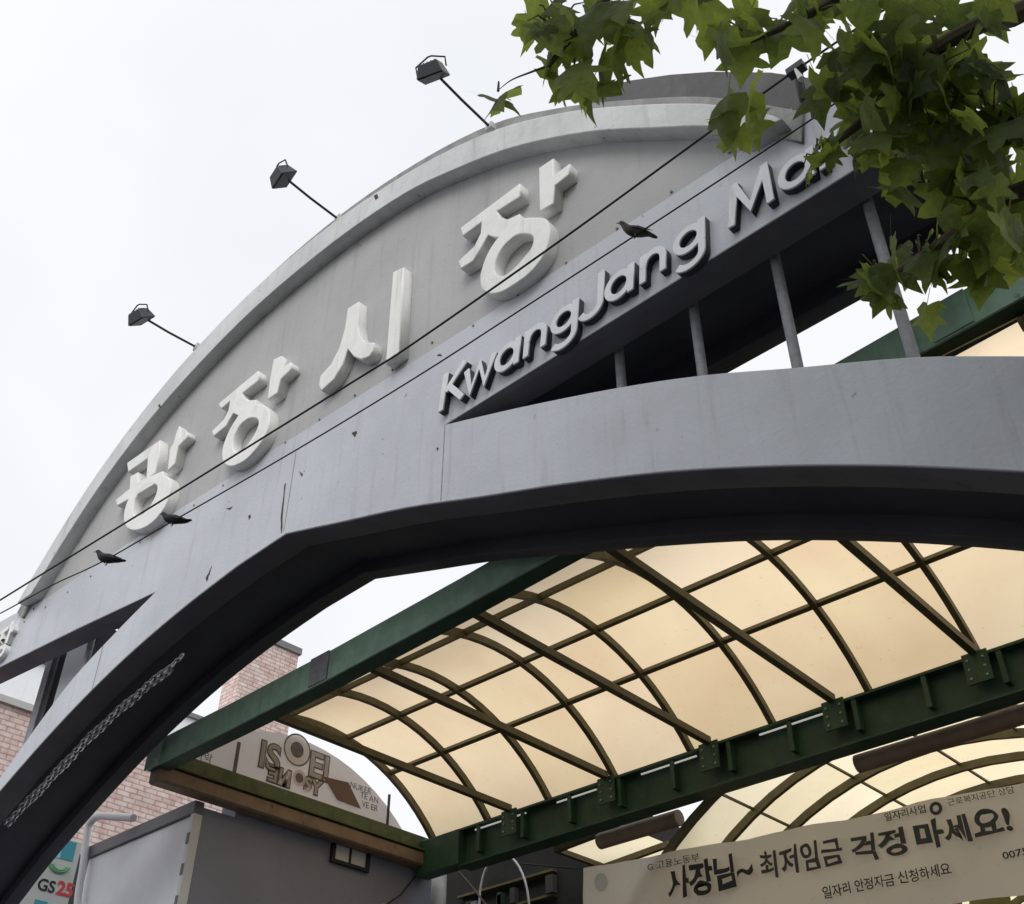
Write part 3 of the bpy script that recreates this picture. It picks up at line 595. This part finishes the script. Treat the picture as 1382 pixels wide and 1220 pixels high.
for k in range(14):
    xx = -11.0+rnd.random()*1.6; zz = rnd.choice((5.18,5.48,5.78)); w = .06+rnd.random()*.1
    MB().box((xx,6.16,zz),(xx+w,6.24,zz+.12+rnd.random()*.1)).build('hanging_goods', M[rnd.choice(['flash','brown','dkgreen','ink2'])], ds)
tag(MB().tube([(-11.0,5.75,.13),(-11.0,5.75,6.28)], .11, 16).build('column', M['concrete'], smooth=True), 'pale round column below the corner of the dark green beam', 'column')
tag(MB().tube([(-9.95+.42*math.cos(R(a)), 5.9-.1*math.sin(R(a)), 5.66+.62*math.sin(R(a))) for a in range(-20,201,10)], .014, 8).build('hoop', M['whitepipe'], smooth=True), 'thin white hoop arching in front of the dark shop', 'hoop')
tag(MB().tube([(-10.6,5.5,6.3),(-10.2,5.55,5.9),(-9.85,5.6,5.5),(-9.7,5.6,5.1)], .012, 6).build('hanging_cord', M['brown'], smooth=True), 'thin brown cord hanging from the beam corner past the pale column', 'cord')

# ------------------------------------------------------------------ the handwritten-style banner across the arcade
ban = empty('cloth_banner', (-5.6, 5.4, 4.6), 'long grey-beige cloth banner with Korean slogan hung across the arcade', 'banner')
Bx0, Bx1 = -8.27, -2.0
def btop(x): return 5.66-(x+8.27)*.062-.045*(1-((x+5.1)/3.2)**2)*.8+.008*math.sin(x*4.3)
BH = .92
m = MB(); n = 40; rows = 6
for j in range(rows+1):
    for i in range(n+1):
        x = Bx0+(Bx1-Bx0)*i/n; z = btop(x)-BH*j/rows
        m.v.append((x, 5.435+.016*math.sin(x*5+j*.9)+.012*math.sin(x*11-j*.7)+.01*math.sin(x*2.1+j), z))
for j in range(rows):
    for i in range(n): a = j*(n+1)+i; m.f.append((a, a+1, a+n+2, a+n+1))
m.build('cloth', M['fabric'], ban, smooth=True)
bx = Vector((1,0,-.062)).normalized(); bz = Vector((.0,0,1))
def fit_text(body, x0, z0, x1, z1, h, mm, bold=0):
    o = text_mesh('printed_text', body, 1, (0,0,0), (1,0,0), (0,0,1), M[mm], None, thick=.001, bold=bold)
    me = o.data; xs = [v.co.x for v in me.vertices]; zs = [v.co.z for v in me.vertices]
    a, b, c, d = min(xs), max(xs), min(zs), max(zs); oo = Vector(ban.location)
    for v in me.vertices:
        t = (v.co.x-a)/(b-a); q = Vector((x0+(x1-x0)*t, 5.385+v.co.y, z0+(z1-z0)*t+(v.co.z-c)/(d-c)*h)); w = noise.noise_vector(Vector((q.x, 0, q.z))*9)*h*.09; v.co = q+Vector((w.x, 0, w.z))-oo
    o.parent = ban
fit_text('사장님~', -7.078, 5.043, -6.016, 5.034, 0.327, 'ink', 0.03)
fit_text('최저임금', -5.930, 5.031, -5.015, 4.991, 0.266, 'ink2', 0.02)
fit_text('걱정', -4.925, 4.971, -4.372, 4.944, 0.252, 'ink2', 0.03)
fit_text('마세요!', -4.273, 4.935, -3.392, 4.902, 0.255, 'ink2', 0.035)
fit_text('G 고용노동부', -7.318, 5.413, -6.640, 5.374, 0.085, 'ink2', 0)
fit_text('일자리사업', -4.529, 5.274, -4.122, 5.257, 0.080, 'ink2', 0.01)
fit_text('근로복지공단 상담', -3.904, 5.264, -3.293, 5.228, 0.064, 'ink2', 0)
fit_text('일자리 안정자금 신청하세요', -5.288, 4.728, -4.016, 4.684, 0.111, 'ink', 0.01)
fit_text('0075', -3.539, 4.708, -3.326, 4.704, 0.059, 'ink', 0.01)
plate('printed_emblem', [arc(-4.024, 5.274, .06, .06, 0, 345, 23), arc(-4.024, 5.274, .03, .03, 0, 345, 23)], 5.384, 5.388, M['ink2'], ban, .0005)
plate('eyelet_patch', [arc(-7.980, 5.440, .085, .095, 0, 345, 23)], 5.386, 5.39, M['signgrey'], ban, .0005)
MB().tube([(Bx0,5.42,btop(Bx0)-.02),(-9.4,5.6,6.0)], .008, 6).build('rope', M['cable'], ban)
MB().tube([(Bx1,5.42,btop(Bx1)-.02),(-1.2,5.6,5.4)], .008, 6).build('rope', M['cable'], ban)
for i, (x, y, z, w, h, mm, lb) in enumerate([(-7.189,6.400,5.356,0.10,0.50,'dkgreen','dark green pennant, leftmost below the banner'),(-6.964,6.400,5.327,0.22,0.50,'flag1','reddish pennant just below the banner'),(-4.826,6.400,4.964,0.42,0.50,'flag1','large rust pennant at the right below the banner'),(-4.338,6.400,4.913,0.40,0.40,'flag2','olive pennant furthest right below the banner')]):
    mfl = MB(); q = 4
    for a in range(q+1):
        for b in range(q+1):
            mfl.v.append((x+w*a/q, y+.03*math.sin(a*1.7+b), z-h*b/q))
    for b in range(q):
        for a in range(q): s = b+a*(q+1); mfl.f.append((s, s+1, s+q+2, s+q+1))
    tag(mfl.build('pennant', M[mm], smooth=True), lb, 'pennant', 'cloth pennants below the banner')

# ------------------------------------------------------------------ cloth sheet with outlined letters, seen from behind through the canopy end
sh = empty('printed_sheet', (-10.9, 3, 6.6), 'pale printed sheet with outlined letters seen under the canopy end arch', 'banner')
L = arcpts(-10.9, 1.6, 5.1, 16, -.09)
m = MB(); m.v = [tuple(p) for p in L]+[(-10.9, 1.6+(3.5)*i/16, 6.35) for i in range(17)]
m.f = [(i, i+1, 17+i+1, 17+i) for i in range(16)]
m.build('cloth', M['fabric2'], sh)
def stext(s, size, y, z, mm='faded', bold=0): text_mesh('printed_text', s, size, (-10.885, y, z), (0,1,0), (0,0,1), M[mm], sh, thick=.001, bold=bold)
def outline_text(s, size, y, z):
    text_mesh('printed_text', s, size, (-10.889, y, z), (0,1,0), (0,0,1), M['faded'], sh, thick=.0005, bold=.024)
    text_mesh('printed_text', s, size, (-10.885, y, z), (0,1,0), (0,0,1), M['fabric2'], sh, thick=.0005, bold=.006)
def ring_x(y, z, r0, r1, mm, x):
    k = MB(); n = 32
    for i in range(n):
        a = 2*math.pi*i/n
        k.v += [(x, y+r0*math.cos(a), z+r0*math.sin(a)), (x, y+r1*math.cos(a), z+r1*math.sin(a))]
    k.f = [(2*i, 2*i+1, (2*i+3) % (2*n), (2*i+2) % (2*n)) for i in range(n)]
    return k.build('printed_ring', M[mm], sh)
outline_text('IS', 0.450, 2.635, 6.781)
outline_text('EI', 0.444, 3.373, 6.880)
outline_text('ƎИ', 0.258, 2.798, 6.648)
outline_text('SY', 0.241, 3.347, 6.676)
ring_x(3.175, 7.133, 0.001, 0.1, 'faded', -10.886)
ring_x(3.175, 7.133, 0.1, 0.185, 'fabric2', -10.884)
ring_x(3.175, 7.133, 0.185, 0.205, 'faded', -10.882)
ring_x(3.260, 6.800, .001, .06, 'faded', -10.8855)
ring_x(3.260, 6.800, .06, .1, 'fabric2', -10.8835)
stext('가락', 0.129, 1.793, 6.616)
stext('NUKER', 0.109, 4.043, 6.911)
stext('TE AN', 0.109, 4.224, 6.828)
stext('VE ER', 0.108, 4.261, 6.723)
k = MB(); k.v = [(-10.881,3.611,6.921),(-10.881,4.013,6.960),(-10.881,4.253,6.683),(-10.881,3.866,6.691)]; k.f = [(0,1,2,3)]; k.build('printed_block', M['brownbox'], sh)
MB().box((-10.86,2.3,6.3),(-10.84,2.34,6.95)).build('hem', M['faded'], sh); MB().box((-10.86,4.66,6.3),(-10.84,4.69,6.98)).build('hem', M['ink2'], sh)

# ------------------------------------------------------------------ white sign panel and grey clad building at left
gb = empty('grey_clad_building', (-12, 4, 0), 'dark grey clad shop building with a white front panel below the canopy tie', 'building')
MB().box((-13.05,1.98,.13),(-10.81,5.45,6.07)).build('wall', M['greywall'], gb)
MB().box((-11.1,2.4,6.07),(-10.812,5.44,6.34)).build('parapet', M['greywall'], gb)
for z0, z1 in ((.6,3.2),(3.215,4.9),(4.915,5.98)):
    MB().box((-13.05,1.9,z0),(-10.86,1.975,z1)).build('front_panel', M['white'], gb, bevel=.006)
MB().box((-13.1,1.86,5.985),(-10.8,1.979,6.12)).build('flashing', M['flash'], gb)
MB().box((-10.86,1.87,.6),(-10.80,1.979,5.98)).build('corner_trim', M['whitepipe'], gb)
k = MB()
for i in range(16): k.box((-10.858,1.862,.7+i*.33),(-10.81,1.869,.82+i*.33))
k.build('trim_stripes', M['flash'], gb)
w = MB().box((-10.808,3.78,5.9),(-10.76,3.83,6.12)).box((-10.808,4.32,5.9),(-10.76,4.37,6.12)).box((-10.808,3.83,5.9),(-10.76,4.32,5.94)).build('window', M['black'], gb)
MB().box((-10.806,3.83,5.94),(-10.79,4.32,6.12)).build('pane', M['whitepipe'], w)
MB().box((-10.79,4.06,5.94),(-10.775,4.085,6.12)).build('glazing_bar', M['black'], w)
for z in (3.4, 4.6): MB().box((-10.809,2.1,z),(-10.803,5.8,z+.012)).build('cladding_joint', M['black'], gb)
MB().box((-10.81,4.6,5.3),(-10.72,4.85,5.58)).build('meter_box', M['concrete'], gb, bevel=.01)
k = MB(); k.tube([(-10.79,5.2,6.1),(-10.76,4.9,5.75),(-10.78,4.7,5.6)], .008, 5); k.build('cord', M['cable'], gb)
tag(MB().tube(cr([(-12.623,1.800,4.724),(-12.885,1.800,5.450),(-12.953,1.800,5.845),(-13.039,1.800,6.217),(-13.045,1.800,6.381),(-12.878,1.800,6.432),(-12.539,1.800,6.348),(-11.992,1.800,6.196)], 5), .045, 10).build('pipe_frame', M['whitepipe'], smooth=True), 'bent white pipe frame beside the white panel and the vertical sign', 'pipe')

# ------------------------------------------------------------------ brick building and others at left
bb = empty('brick_building', (-19, 5, 0), 'pink brick building with a stair tower at far left behind the gate', 'building')
MB().box((-22,-1,0),(-17,9,9.25)).build('wall', M['brick'], bb)
MB().box((-22.05,-1.05,9.25),(-16.93,9.05,9.36)).build('coping', M['concrete'], bb)
MB().box((-19.1,6.88,9.36),(-18.5,8.26,13.10)).build('stair_tower', M['brick'], bb)
MB().box((-19.15,6.83,13.10),(-18.45,8.31,13.25)).build('coping', M['flash'], bb)
for z in (1.2,3.6,6.0):
    for y in (2.9,5.2,7.5):
        w = MB().box((-17.0,y,z),(-16.94,y+1.3,z+1.4)).build('window', M['concrete'], bb)
        MB().box((-16.935,y+.08,z+.08),(-16.92,y+1.22,z+1.32)).build('pane', M['glass'], w)
pb = empty('pale_building', (-28, 5, 0), 'pale rendered building with a thin dark roof edge beyond the green beam', 'building')
MB().box((-32,2,0),(-26,11.48,14.60)).build('wall', M['white'], pb)
MB().box((-32.1,1.9,14.60),(-25.9,11.58,14.72)).build('roof_edge', M['flash'], pb)

gs = empty('shop_sign', (-14.20, 1.80, 3), 'tall pale projecting shop sign with teal blocks and GS25 lettering at lower left', 'sign')
MB().box((-14.450,1.450,2.6),(-14.200,2.327,6.552)).build('sign_box', M['signgrey'], gs, bevel=.01)
text_mesh('lettering', 'GS', .2, (-14.196,1.865,5.857), (0,1,0), (0,0,1), M['ink'], gs, bold=.004)
text_mesh('lettering', '25', .23, (-14.196,2.125,5.857), (0,1,0), (0,0,1), M['red'], gs, bold=.008)
MB().box((-14.199,2.065,6.283),(-14.194,2.245,6.523)).build('colour_block', M['teal'], gs)
MB().box((-14.199,1.865,6.283),(-14.194,2.065,6.523)).build('colour_block', M['cyan'], gs)
MB().box((-14.199,1.885,5.417),(-14.194,2.055,5.737)).build('colour_block', M['teal'], gs)
MB().box((-14.199,2.055,5.417),(-14.194,2.215,5.737)).build('colour_block', M['cyan'], gs)
MB().box((-14.199,2.215,5.417),(-14.194,2.365,5.737)).build('colour_block', M['teal'], gs)
for r, dz in ((.13,.0),(.09,-.01)):
    k = MB(); k.tube([(-14.194, 2.086+r*math.cos(R(a)), 6.219+dz+r*.8*math.sin(R(a))) for a in range(190, 351, 10)], .02, 5); k.build('leaf_emblem', M['gsgreen'], gs)
MB().box((-17.000,1.800,3),(-14.400,1.900,3.1)).build('mounting_arm', M['black'], gs)


# ------------------------------------------------------------------ overhead wires
w1 = [(-9.223,-1.725,6.110),(-8.375,-1.650,6.175),(-6.238,-1.424,6.328),(-4.560,-1.198,6.523),(-4.070,-1.122,6.602),(-2.948,-0.934,6.889),(-1.949,-0.750,7.203),(-1.371,-0.637,7.387),(-0.890,-0.538,7.526),(-0.361,-0.425,7.685)]
w2 = [(-8.355,-1.975,5.652),(-7.553,-1.900,5.628),(-6.938,-1.834,5.640),(-6.360,-1.768,5.621),(-5.712,-1.683,5.674),(-4.630,-1.523,5.785),(-3.743,-1.372,5.930),(-3.039,-1.241,6.091),(-2.307,-1.093,6.279),(-1.398,-0.895,6.540),(-0.853,-0.770,6.720),(-0.415,-0.663,6.839),(-0.001,-0.562,6.997)]
tag(MB().tube(cr(w1, 5), .0075, 6).build('overhead_cable', M['cable'], smooth=True), 'thicker upper black cable crossing in front of the big Korean letters', 'cable', 'cables across the gate')
wm = MB().tube(cr(w2, 5), .005, 6)
tag(wm.build('overhead_cable', M['cable'], smooth=True), 'thin lower black cable on which the three birds perch', 'cable', 'cables across the gate')
br = empty('cable_bracket', (-1.638,0.100,8.138), 'dark steel bracket with a pale insulator holding the upper cable above the rim', 'bracket')
MB().tube([(-1.638,0.100,8.138), (-1.367,-0.636,7.384)], .03, 8).build('stem', M['lamp'], br)
MB().tube([(-1.367,-0.666,7.354), (-1.347,-0.666,7.234)], .03, 10, radii=[.008,.02]).build('insulator', M['letter'], br, smooth=True)
MB().box((-1.427,-0.666,7.364),(-1.317,-0.606,7.414)).build('cross_arm', M['lamp'], br)

# ------------------------------------------------------------------ birds
def bird(pos, right, scale, lean, label, mm):
    e = empty('bird', pos, label, 'bird', 'birds perched on the lower cable')
    f = Vector(right).normalized(); up = Vector((0,0,1)); s = f.cross(up).normalized()
    # body spine: tail tip -> rump -> belly -> breast -> neck -> head -> beak base
    sp = [(-.155,.03-lean*.05,.012,.006),(-.12,.032-lean*.03,.022,.008),(-.085,.035,.024,.012),(-.055,.04,.032,.027),(-.02,.045,.04,.038),(.02,.052,.042,.043),(.05,.066+lean*.01,.034,.037),(.07,.088+lean*.02,.023,.025),(.082,.108+lean*.03,.019,.02),(.096,.118+lean*.03,.0185,.019),(.108,.116+lean*.03,.010,.011)]
    m = MB(); n = 12; P = [Vector((a, b)) for a, b, _, _ in sp]
    for i, (a, b, w, h) in enumerate(sp):
        t = (P[min(i+1,len(P)-1)]-P[max(i-1,0)]).normalized(); nn = Vector((-t.y, t.x))
        for k in range(n):
            an = 2*math.pi*k/n; q = P[i]+nn*h*math.sin(an)
            m.v.append(tuple(Vector(pos)+(f*q.x+up*q.y+s*w*math.cos(an))*scale))
    for i in range(len(sp)-1):
        for k in range(n): a = i*n+k; b = i*n+(k+1) % n; m.f.append((a, b, b+n, a+n))
    m.f.append(tuple(range(n))); m.f.append(tuple((len(sp)-1)*n+k for k in range(n)))
    body = m.build('body', M[mm], e, smooth=True)
    md = body.modifiers.new('s', 'SUBSURF'); md.levels = 1; md.render_levels = 1
    T = lambda x, y, z: tuple(Vector(pos)+(f*x+up*z+s*y)*scale)
    m = MB(); m.tube([T(.104,0,.115+lean*.03),T(.118,0,.113+lean*.03),T(.13,0,.107+lean*.03)], .005, 6, radii=[.006*scale,.004*scale,.001*scale]); m.build('beak', M['beak'], e)
    for sd in (-1, 1):
        m = MB(); q = [(-.13,.02*sd,.036),(-.09,.031*sd,.03),(-.05,.040*sd,.033),(.0,.046*sd,.04),(.035,.044*sd,.055),(.03,.036*sd,.078),(-.02,.036*sd,.074),(-.07,.030*sd,.058)]
        m.v = [T(*a) for a in q]+[T(-.02,.05*sd,.055)]; m.f = [(i, (i+1) % 8, 8) for i in range(8)]; m.build('wing', M[mm], e, smooth=True)
        MB().tube([T(.0,.014*sd,.012),T(.004,.014*sd,.002),T(.012,.014*sd,-.004)], .004, 5).build('leg', M['beak'], e)
        c = T(.1,.0165*sd,.122+lean*.03); MB().box(tuple(v-.002*scale for v in c), tuple(v+.002*scale for v in c)).build('eye', M['whitepipe'], e)
bird((-6.316,-1.765,5.580), (-0.731,-0.682,-0.000), 0.84, 0, 'dark bird on the lower cable, furthest left', 'bird')
bird((-5.686,-1.681,5.646), (-0.731,-0.682,-0.000), 0.80, -0.3, 'dark bird on the lower cable just below the first Korean letter', 'bird')
bird((-2.303,-1.092,6.271), (-0.731,-0.682,-0.000), 0.78, 0.9, 'brown-grey bird on the lower cable above the English letters', 'bird2')

# ------------------------------------------------------------------ plane tree
tree = empty('plane_tree', (2.6, -1.2, 0), 'leafy green plane tree whose branches hang in from the upper right', 'tree')
TR = [(2.6,-1.2,0),(2.55,-1.2,2),(2.4,-1.15,4),(2.2,-1.1,6),(1.9,-1.0,8),(1.5,-.9,9.6)]
MB().tube(cr(TR, 4), .2, 12, radii=[.26-.16*i/20 for i in range(21)]).build('trunk', M['bark'], tree, smooth=True)
clusters = [(-1.626,-2.531,5.809,0.147,0.153,0.35,15,0.220),
 (-1.475,-2.378,5.797,0.138,0.153,0.35,14,0.220),
 (-1.622,-2.431,5.557,0.150,0.066,0.35,6,0.220),
 (-1.878,-2.610,5.500,0.030,0.018,0.02,2,0.170),
 (-1.283,-2.162,6.088,0.192,0.051,0.35,7,0.250),
 (-1.186,-1.652,6.345,0.191,0.156,0.35,13,0.250),
 (-0.942,-1.482,6.400,0.208,0.125,0.35,13,0.250),
 (-0.831,-1.361,6.057,0.200,0.117,0.35,18,0.240),
 (-0.604,-1.337,6.071,0.196,0.147,0.35,15,0.250),
 (-0.259,-1.172,6.056,0.096,0.048,0.35,4,0.220),
 (-0.514,-1.181,5.841,0.160,0.128,0.35,12,0.220),
 (-0.678,-1.240,5.753,0.272,0.176,0.35,30,0.220),
 (-0.494,-1.030,5.555,0.188,0.251,0.35,44,0.220),
 (-0.875,-1.191,5.698,0.196,0.118,0.35,20,0.180),
 (-0.754,-1.009,5.634,0.229,0.131,0.35,18,0.200),
 (-0.932,-1.301,5.913,0.167,0.133,0.35,10,0.200),
 (-1.245,-1.763,5.585,0.094,0.107,0.12,7,0.210),
 (-1.101,-1.419,5.551,0.112,0.058,0.15,7,0.150),
 (-0.650,-1.015,5.242,0.184,0.107,0.35,16,0.220),
 (-0.620,-0.845,5.109,0.092,0.153,0.35,12,0.240),
 (-1.099,-1.141,4.969,0.110,0.049,0.12,8,0.180),
 (-0.918,-1.065,5.056,0.138,0.074,0.20,11,0.200),
 (-0.740,-0.918,5.072,0.184,0.080,0.20,12,0.220),
 (-0.998,-0.944,4.872,0.018,0.015,0.03,1,0.190),
 (-0.703,-1.175,5.346,0.025,0.018,0.03,1,0.150),
 (-0.759,-0.876,5.017,0.037,0.025,0.05,3,0.200)]
half = [(0,0),(.10,-.05),(.30,-.12),(.36,-.02),(.50,.10),(.40,.20),(.33,.30),(.50,.42),(.62,.56),(.44,.58),(.26,.56),(.22,.68),(.12,.80),(0,1.0)]
def leaf_mesh(k):
    r = random.Random(k); v = []; f = []
    cur = .2+.9*r.random(); fold = .05+.6*r.random(); asym = r.uniform(-.1, .1); tw = r.uniform(-.5, .5)
    hh = [(0,0),(.14,-.03),(.34,.02),(.42,.14),(.46,.30),(.56,.44),(.40,.46),(.26,.5),(.2,.66),(.1,.84),(0,1.0)] if k % 4 == 3 else half
    jit = [(r.uniform(.88, 1.12), r.uniform(-.03, .03)) for _ in hh]
    right = [(x*a, y+b) for (x, y), (a, b) in zip(hh, jit)]; jit = [(r.uniform(.88, 1.12), r.uniform(-.03, .03)) for _ in hh]
    left = [(-x*a, y+b) for (x, y), (a, b) in zip(hh, jit)][1:-1]
    loop = right+left[::-1]; N = len(loop); c = Vector((0, .3))
    def Z(x, y): return -cur*(y-.3)**2*.8-fold*abs(x)*.5+tw*x*y*.6+.035*math.sin(9*x+k)*math.sin(8*y+2*k)
    rings = [1, .8, .55, .28]
    for q in rings:
        for x, y in loop:
            X = c.x+(x-c.x)*q; Y = c.y+(y-c.y)*q; v.append((X+asym*Y, Y-.35, Z(X, Y)))
    for a in range(len(rings)-1):
        for i in range(N): f.append((a*N+i, a*N+(i+1) % N, (a+1)*N+(i+1) % N, (a+1)*N+i))
    v.append((asym*.3, -.05, Z(0, .3))); t = len(v)-1; b = (len(rings)-1)*N
    for i in range(N): f.append((b+i, b+(i+1) % N, t))
    s = len(v); w = .012
    v += [(-w, -.35, 0), (w, -.35, 0), (w, -.8, -.12*cur), (-w, -.8, -.12*cur)]; f.append((s, s+1, s+2, s+3))
    me = bpy.data.meshes.new('leaf'); me.from_pydata(v, [], f); me.materials.append(M['leaf'])
    for p in me.polygons: p.use_smooth = True
    return me
LM = [leaf_mesh(k) for k in range(12)]
camp = Vector(cam.location)
spots = []
for (cx, cy, cz, rx, rz, dep, n, sz) in clusters:
    c = Vector((cx, cy, cz)); vw = (c-camp).normalized(); right = vw.cross(Vector((0,0,1))).normalized(); upv = right.cross(vw)
    for i in range(n):
        a = rnd.random()*2*math.pi; q = math.sqrt(rnd.random())
        p = c+right*rx*q*math.cos(a)+upv*rz*q*math.sin(a)+vw*rnd.uniform(-dep, dep)
        spots.append((p, sz*rnd.uniform(.55, 1.2), c))
spots.sort(key=lambda s: (s[0]-camp).length/s[1])
rest = MB()
for i, (p, s, c) in enumerate(spots):
    out = (p-c); 
    hang = Vector((rnd.gauss(0,.5), rnd.gauss(0,.5), -.9)).normalized()       # tip direction: mostly drooping
    nrm = Vector((rnd.gauss(0,.7), rnd.gauss(-.5,.7), rnd.gauss(.4,.6))).normalized()
    xax = hang.cross(nrm).normalized(); zax = xax.cross(hang)
    mtx = Matrix((xax, hang, zax)).transposed().to_4x4(); mtx = Matrix.Translation(p-Vector(tree.location)) @ mtx @ Matrix.Scale(s, 4)
    me = LM[rnd.randrange(12)]
    if i < 300:
        o = bpy.data.objects.new('leaf', me); col.objects.link(o); o.parent = tree; o.matrix_local = mtx
    else:
        b = len(rest.v); rest.v += [tuple(mtx @ v.co+Vector(tree.location)) for v in me.vertices]; rest.f += [tuple(b+k for k in q.vertices) for q in me.polygons]
for bx, by, bz_, br_, n in [(2.6, -3.2, 7.6, 1.9, 420),(2.2, -5.2, 8.2, 2.2, 420),(-0.2, -5.6, 9.2, 1.9, 380),(3.0, -1.0, 8.6, 1.9, 350),(3.4, 1.0, 9.5, 1.8, 250),(0.8, -4.6, 10.2, 2.2, 700),(-1.6, -7.2, 11.4, 2.4, 600)]:  # unseen crown leaves, added overhead to shade the gate's right side
    for i in range(n):
        d = Vector((rnd.gauss(0,1), rnd.gauss(0,1), rnd.gauss(0,1))).normalized()*br_*rnd.random()**.4
        p = Vector((bx, by, bz_))+Vector((d.x, d.y, d.z*.8)); q = rnd.uniform(.2, .3); b = len(rest.v)
        mt = Matrix.Translation(p) @ Matrix.Rotation(rnd.uniform(0, 6.28), 4, 'Z') @ Matrix.Rotation(rnd.uniform(-1.2, 1.2), 4, 'X') @ Matrix.Scale(q, 4)
        loop = half+[(-x, y) for x, y in half[1:-1]][::-1]
        rest.v += [tuple(mt @ Vector((x, y-.3, -.3*abs(x)))) for x, y in loop]+[tuple(mt @ Vector((0,0,0)))]
        rest.f += [(b+k, b+(k+1) % len(loop), b+len(loop)) for k in range(len(loop))]
if rest.v: rest.build('foliage', M['leaf'], tree)['kind'] = 'stuff'
# limbs feed each cluster, twigs feed each few leaves
tw = MB()
for i, (p, s, c) in enumerate(spots):
    if i % 2 == 0:
        q = c+(p-c)*.25+Vector((0,0,.05)); tip = p+Vector((0,0,s*.45)); mid = q.lerp(tip, .5)+Vector((0,0,.05))
        tw.tube([q, mid, tip], .003, 4, caps=False, radii=[.006,.004,.0025])
tw.build('twigs', M['bark'], tree)['kind'] = 'stuff'
for k, (B, r0) in enumerate([([(2.400,-1.150,4.300),(-0.439,-0.882,5.302),(-0.634,-0.987,5.230),(-0.862,-1.057,5.097),(-1.152,-1.173,4.952)],0.05),
([(2.200,-1.100,6.000),(-0.001,-1.026,6.144),(-0.296,-1.180,6.030),(-0.580,-1.271,5.949),(-0.847,-1.316,5.758),(-1.076,-1.422,5.576)],0.06),
([(1.900,-1.000,8.000),(0.373,-1.088,7.178),(-0.396,-1.280,6.686),(-0.947,-1.502,6.413),(-1.233,-1.652,6.304)],0.05),
([(-1.669,-2.526,5.604),(-1.741,-2.568,5.581),(-1.808,-2.605,5.557),(-1.865,-2.623,5.524)],0.006),
([(1.900,-1.000,8.000),(-0.061,-1.560,6.753),(-0.878,-2.180,6.296),(-1.276,-2.412,6.003),(-1.525,-2.513,5.718),(-1.676,-2.527,5.600)],0.045),
([(2.300,-1.100,5.200),(-0.140,-0.859,5.703),(-0.362,-0.987,5.629),(-0.575,-1.080,5.531),(-0.765,-1.146,5.589)],0.05)]):
    pts = cr(B, 6); N = len(pts)
    MB().tube(pts, r0, 8, radii=[r0*(1-.8*i/(N-1)) for i in range(N)]).build('branch', M['bark'], tree, smooth=True)
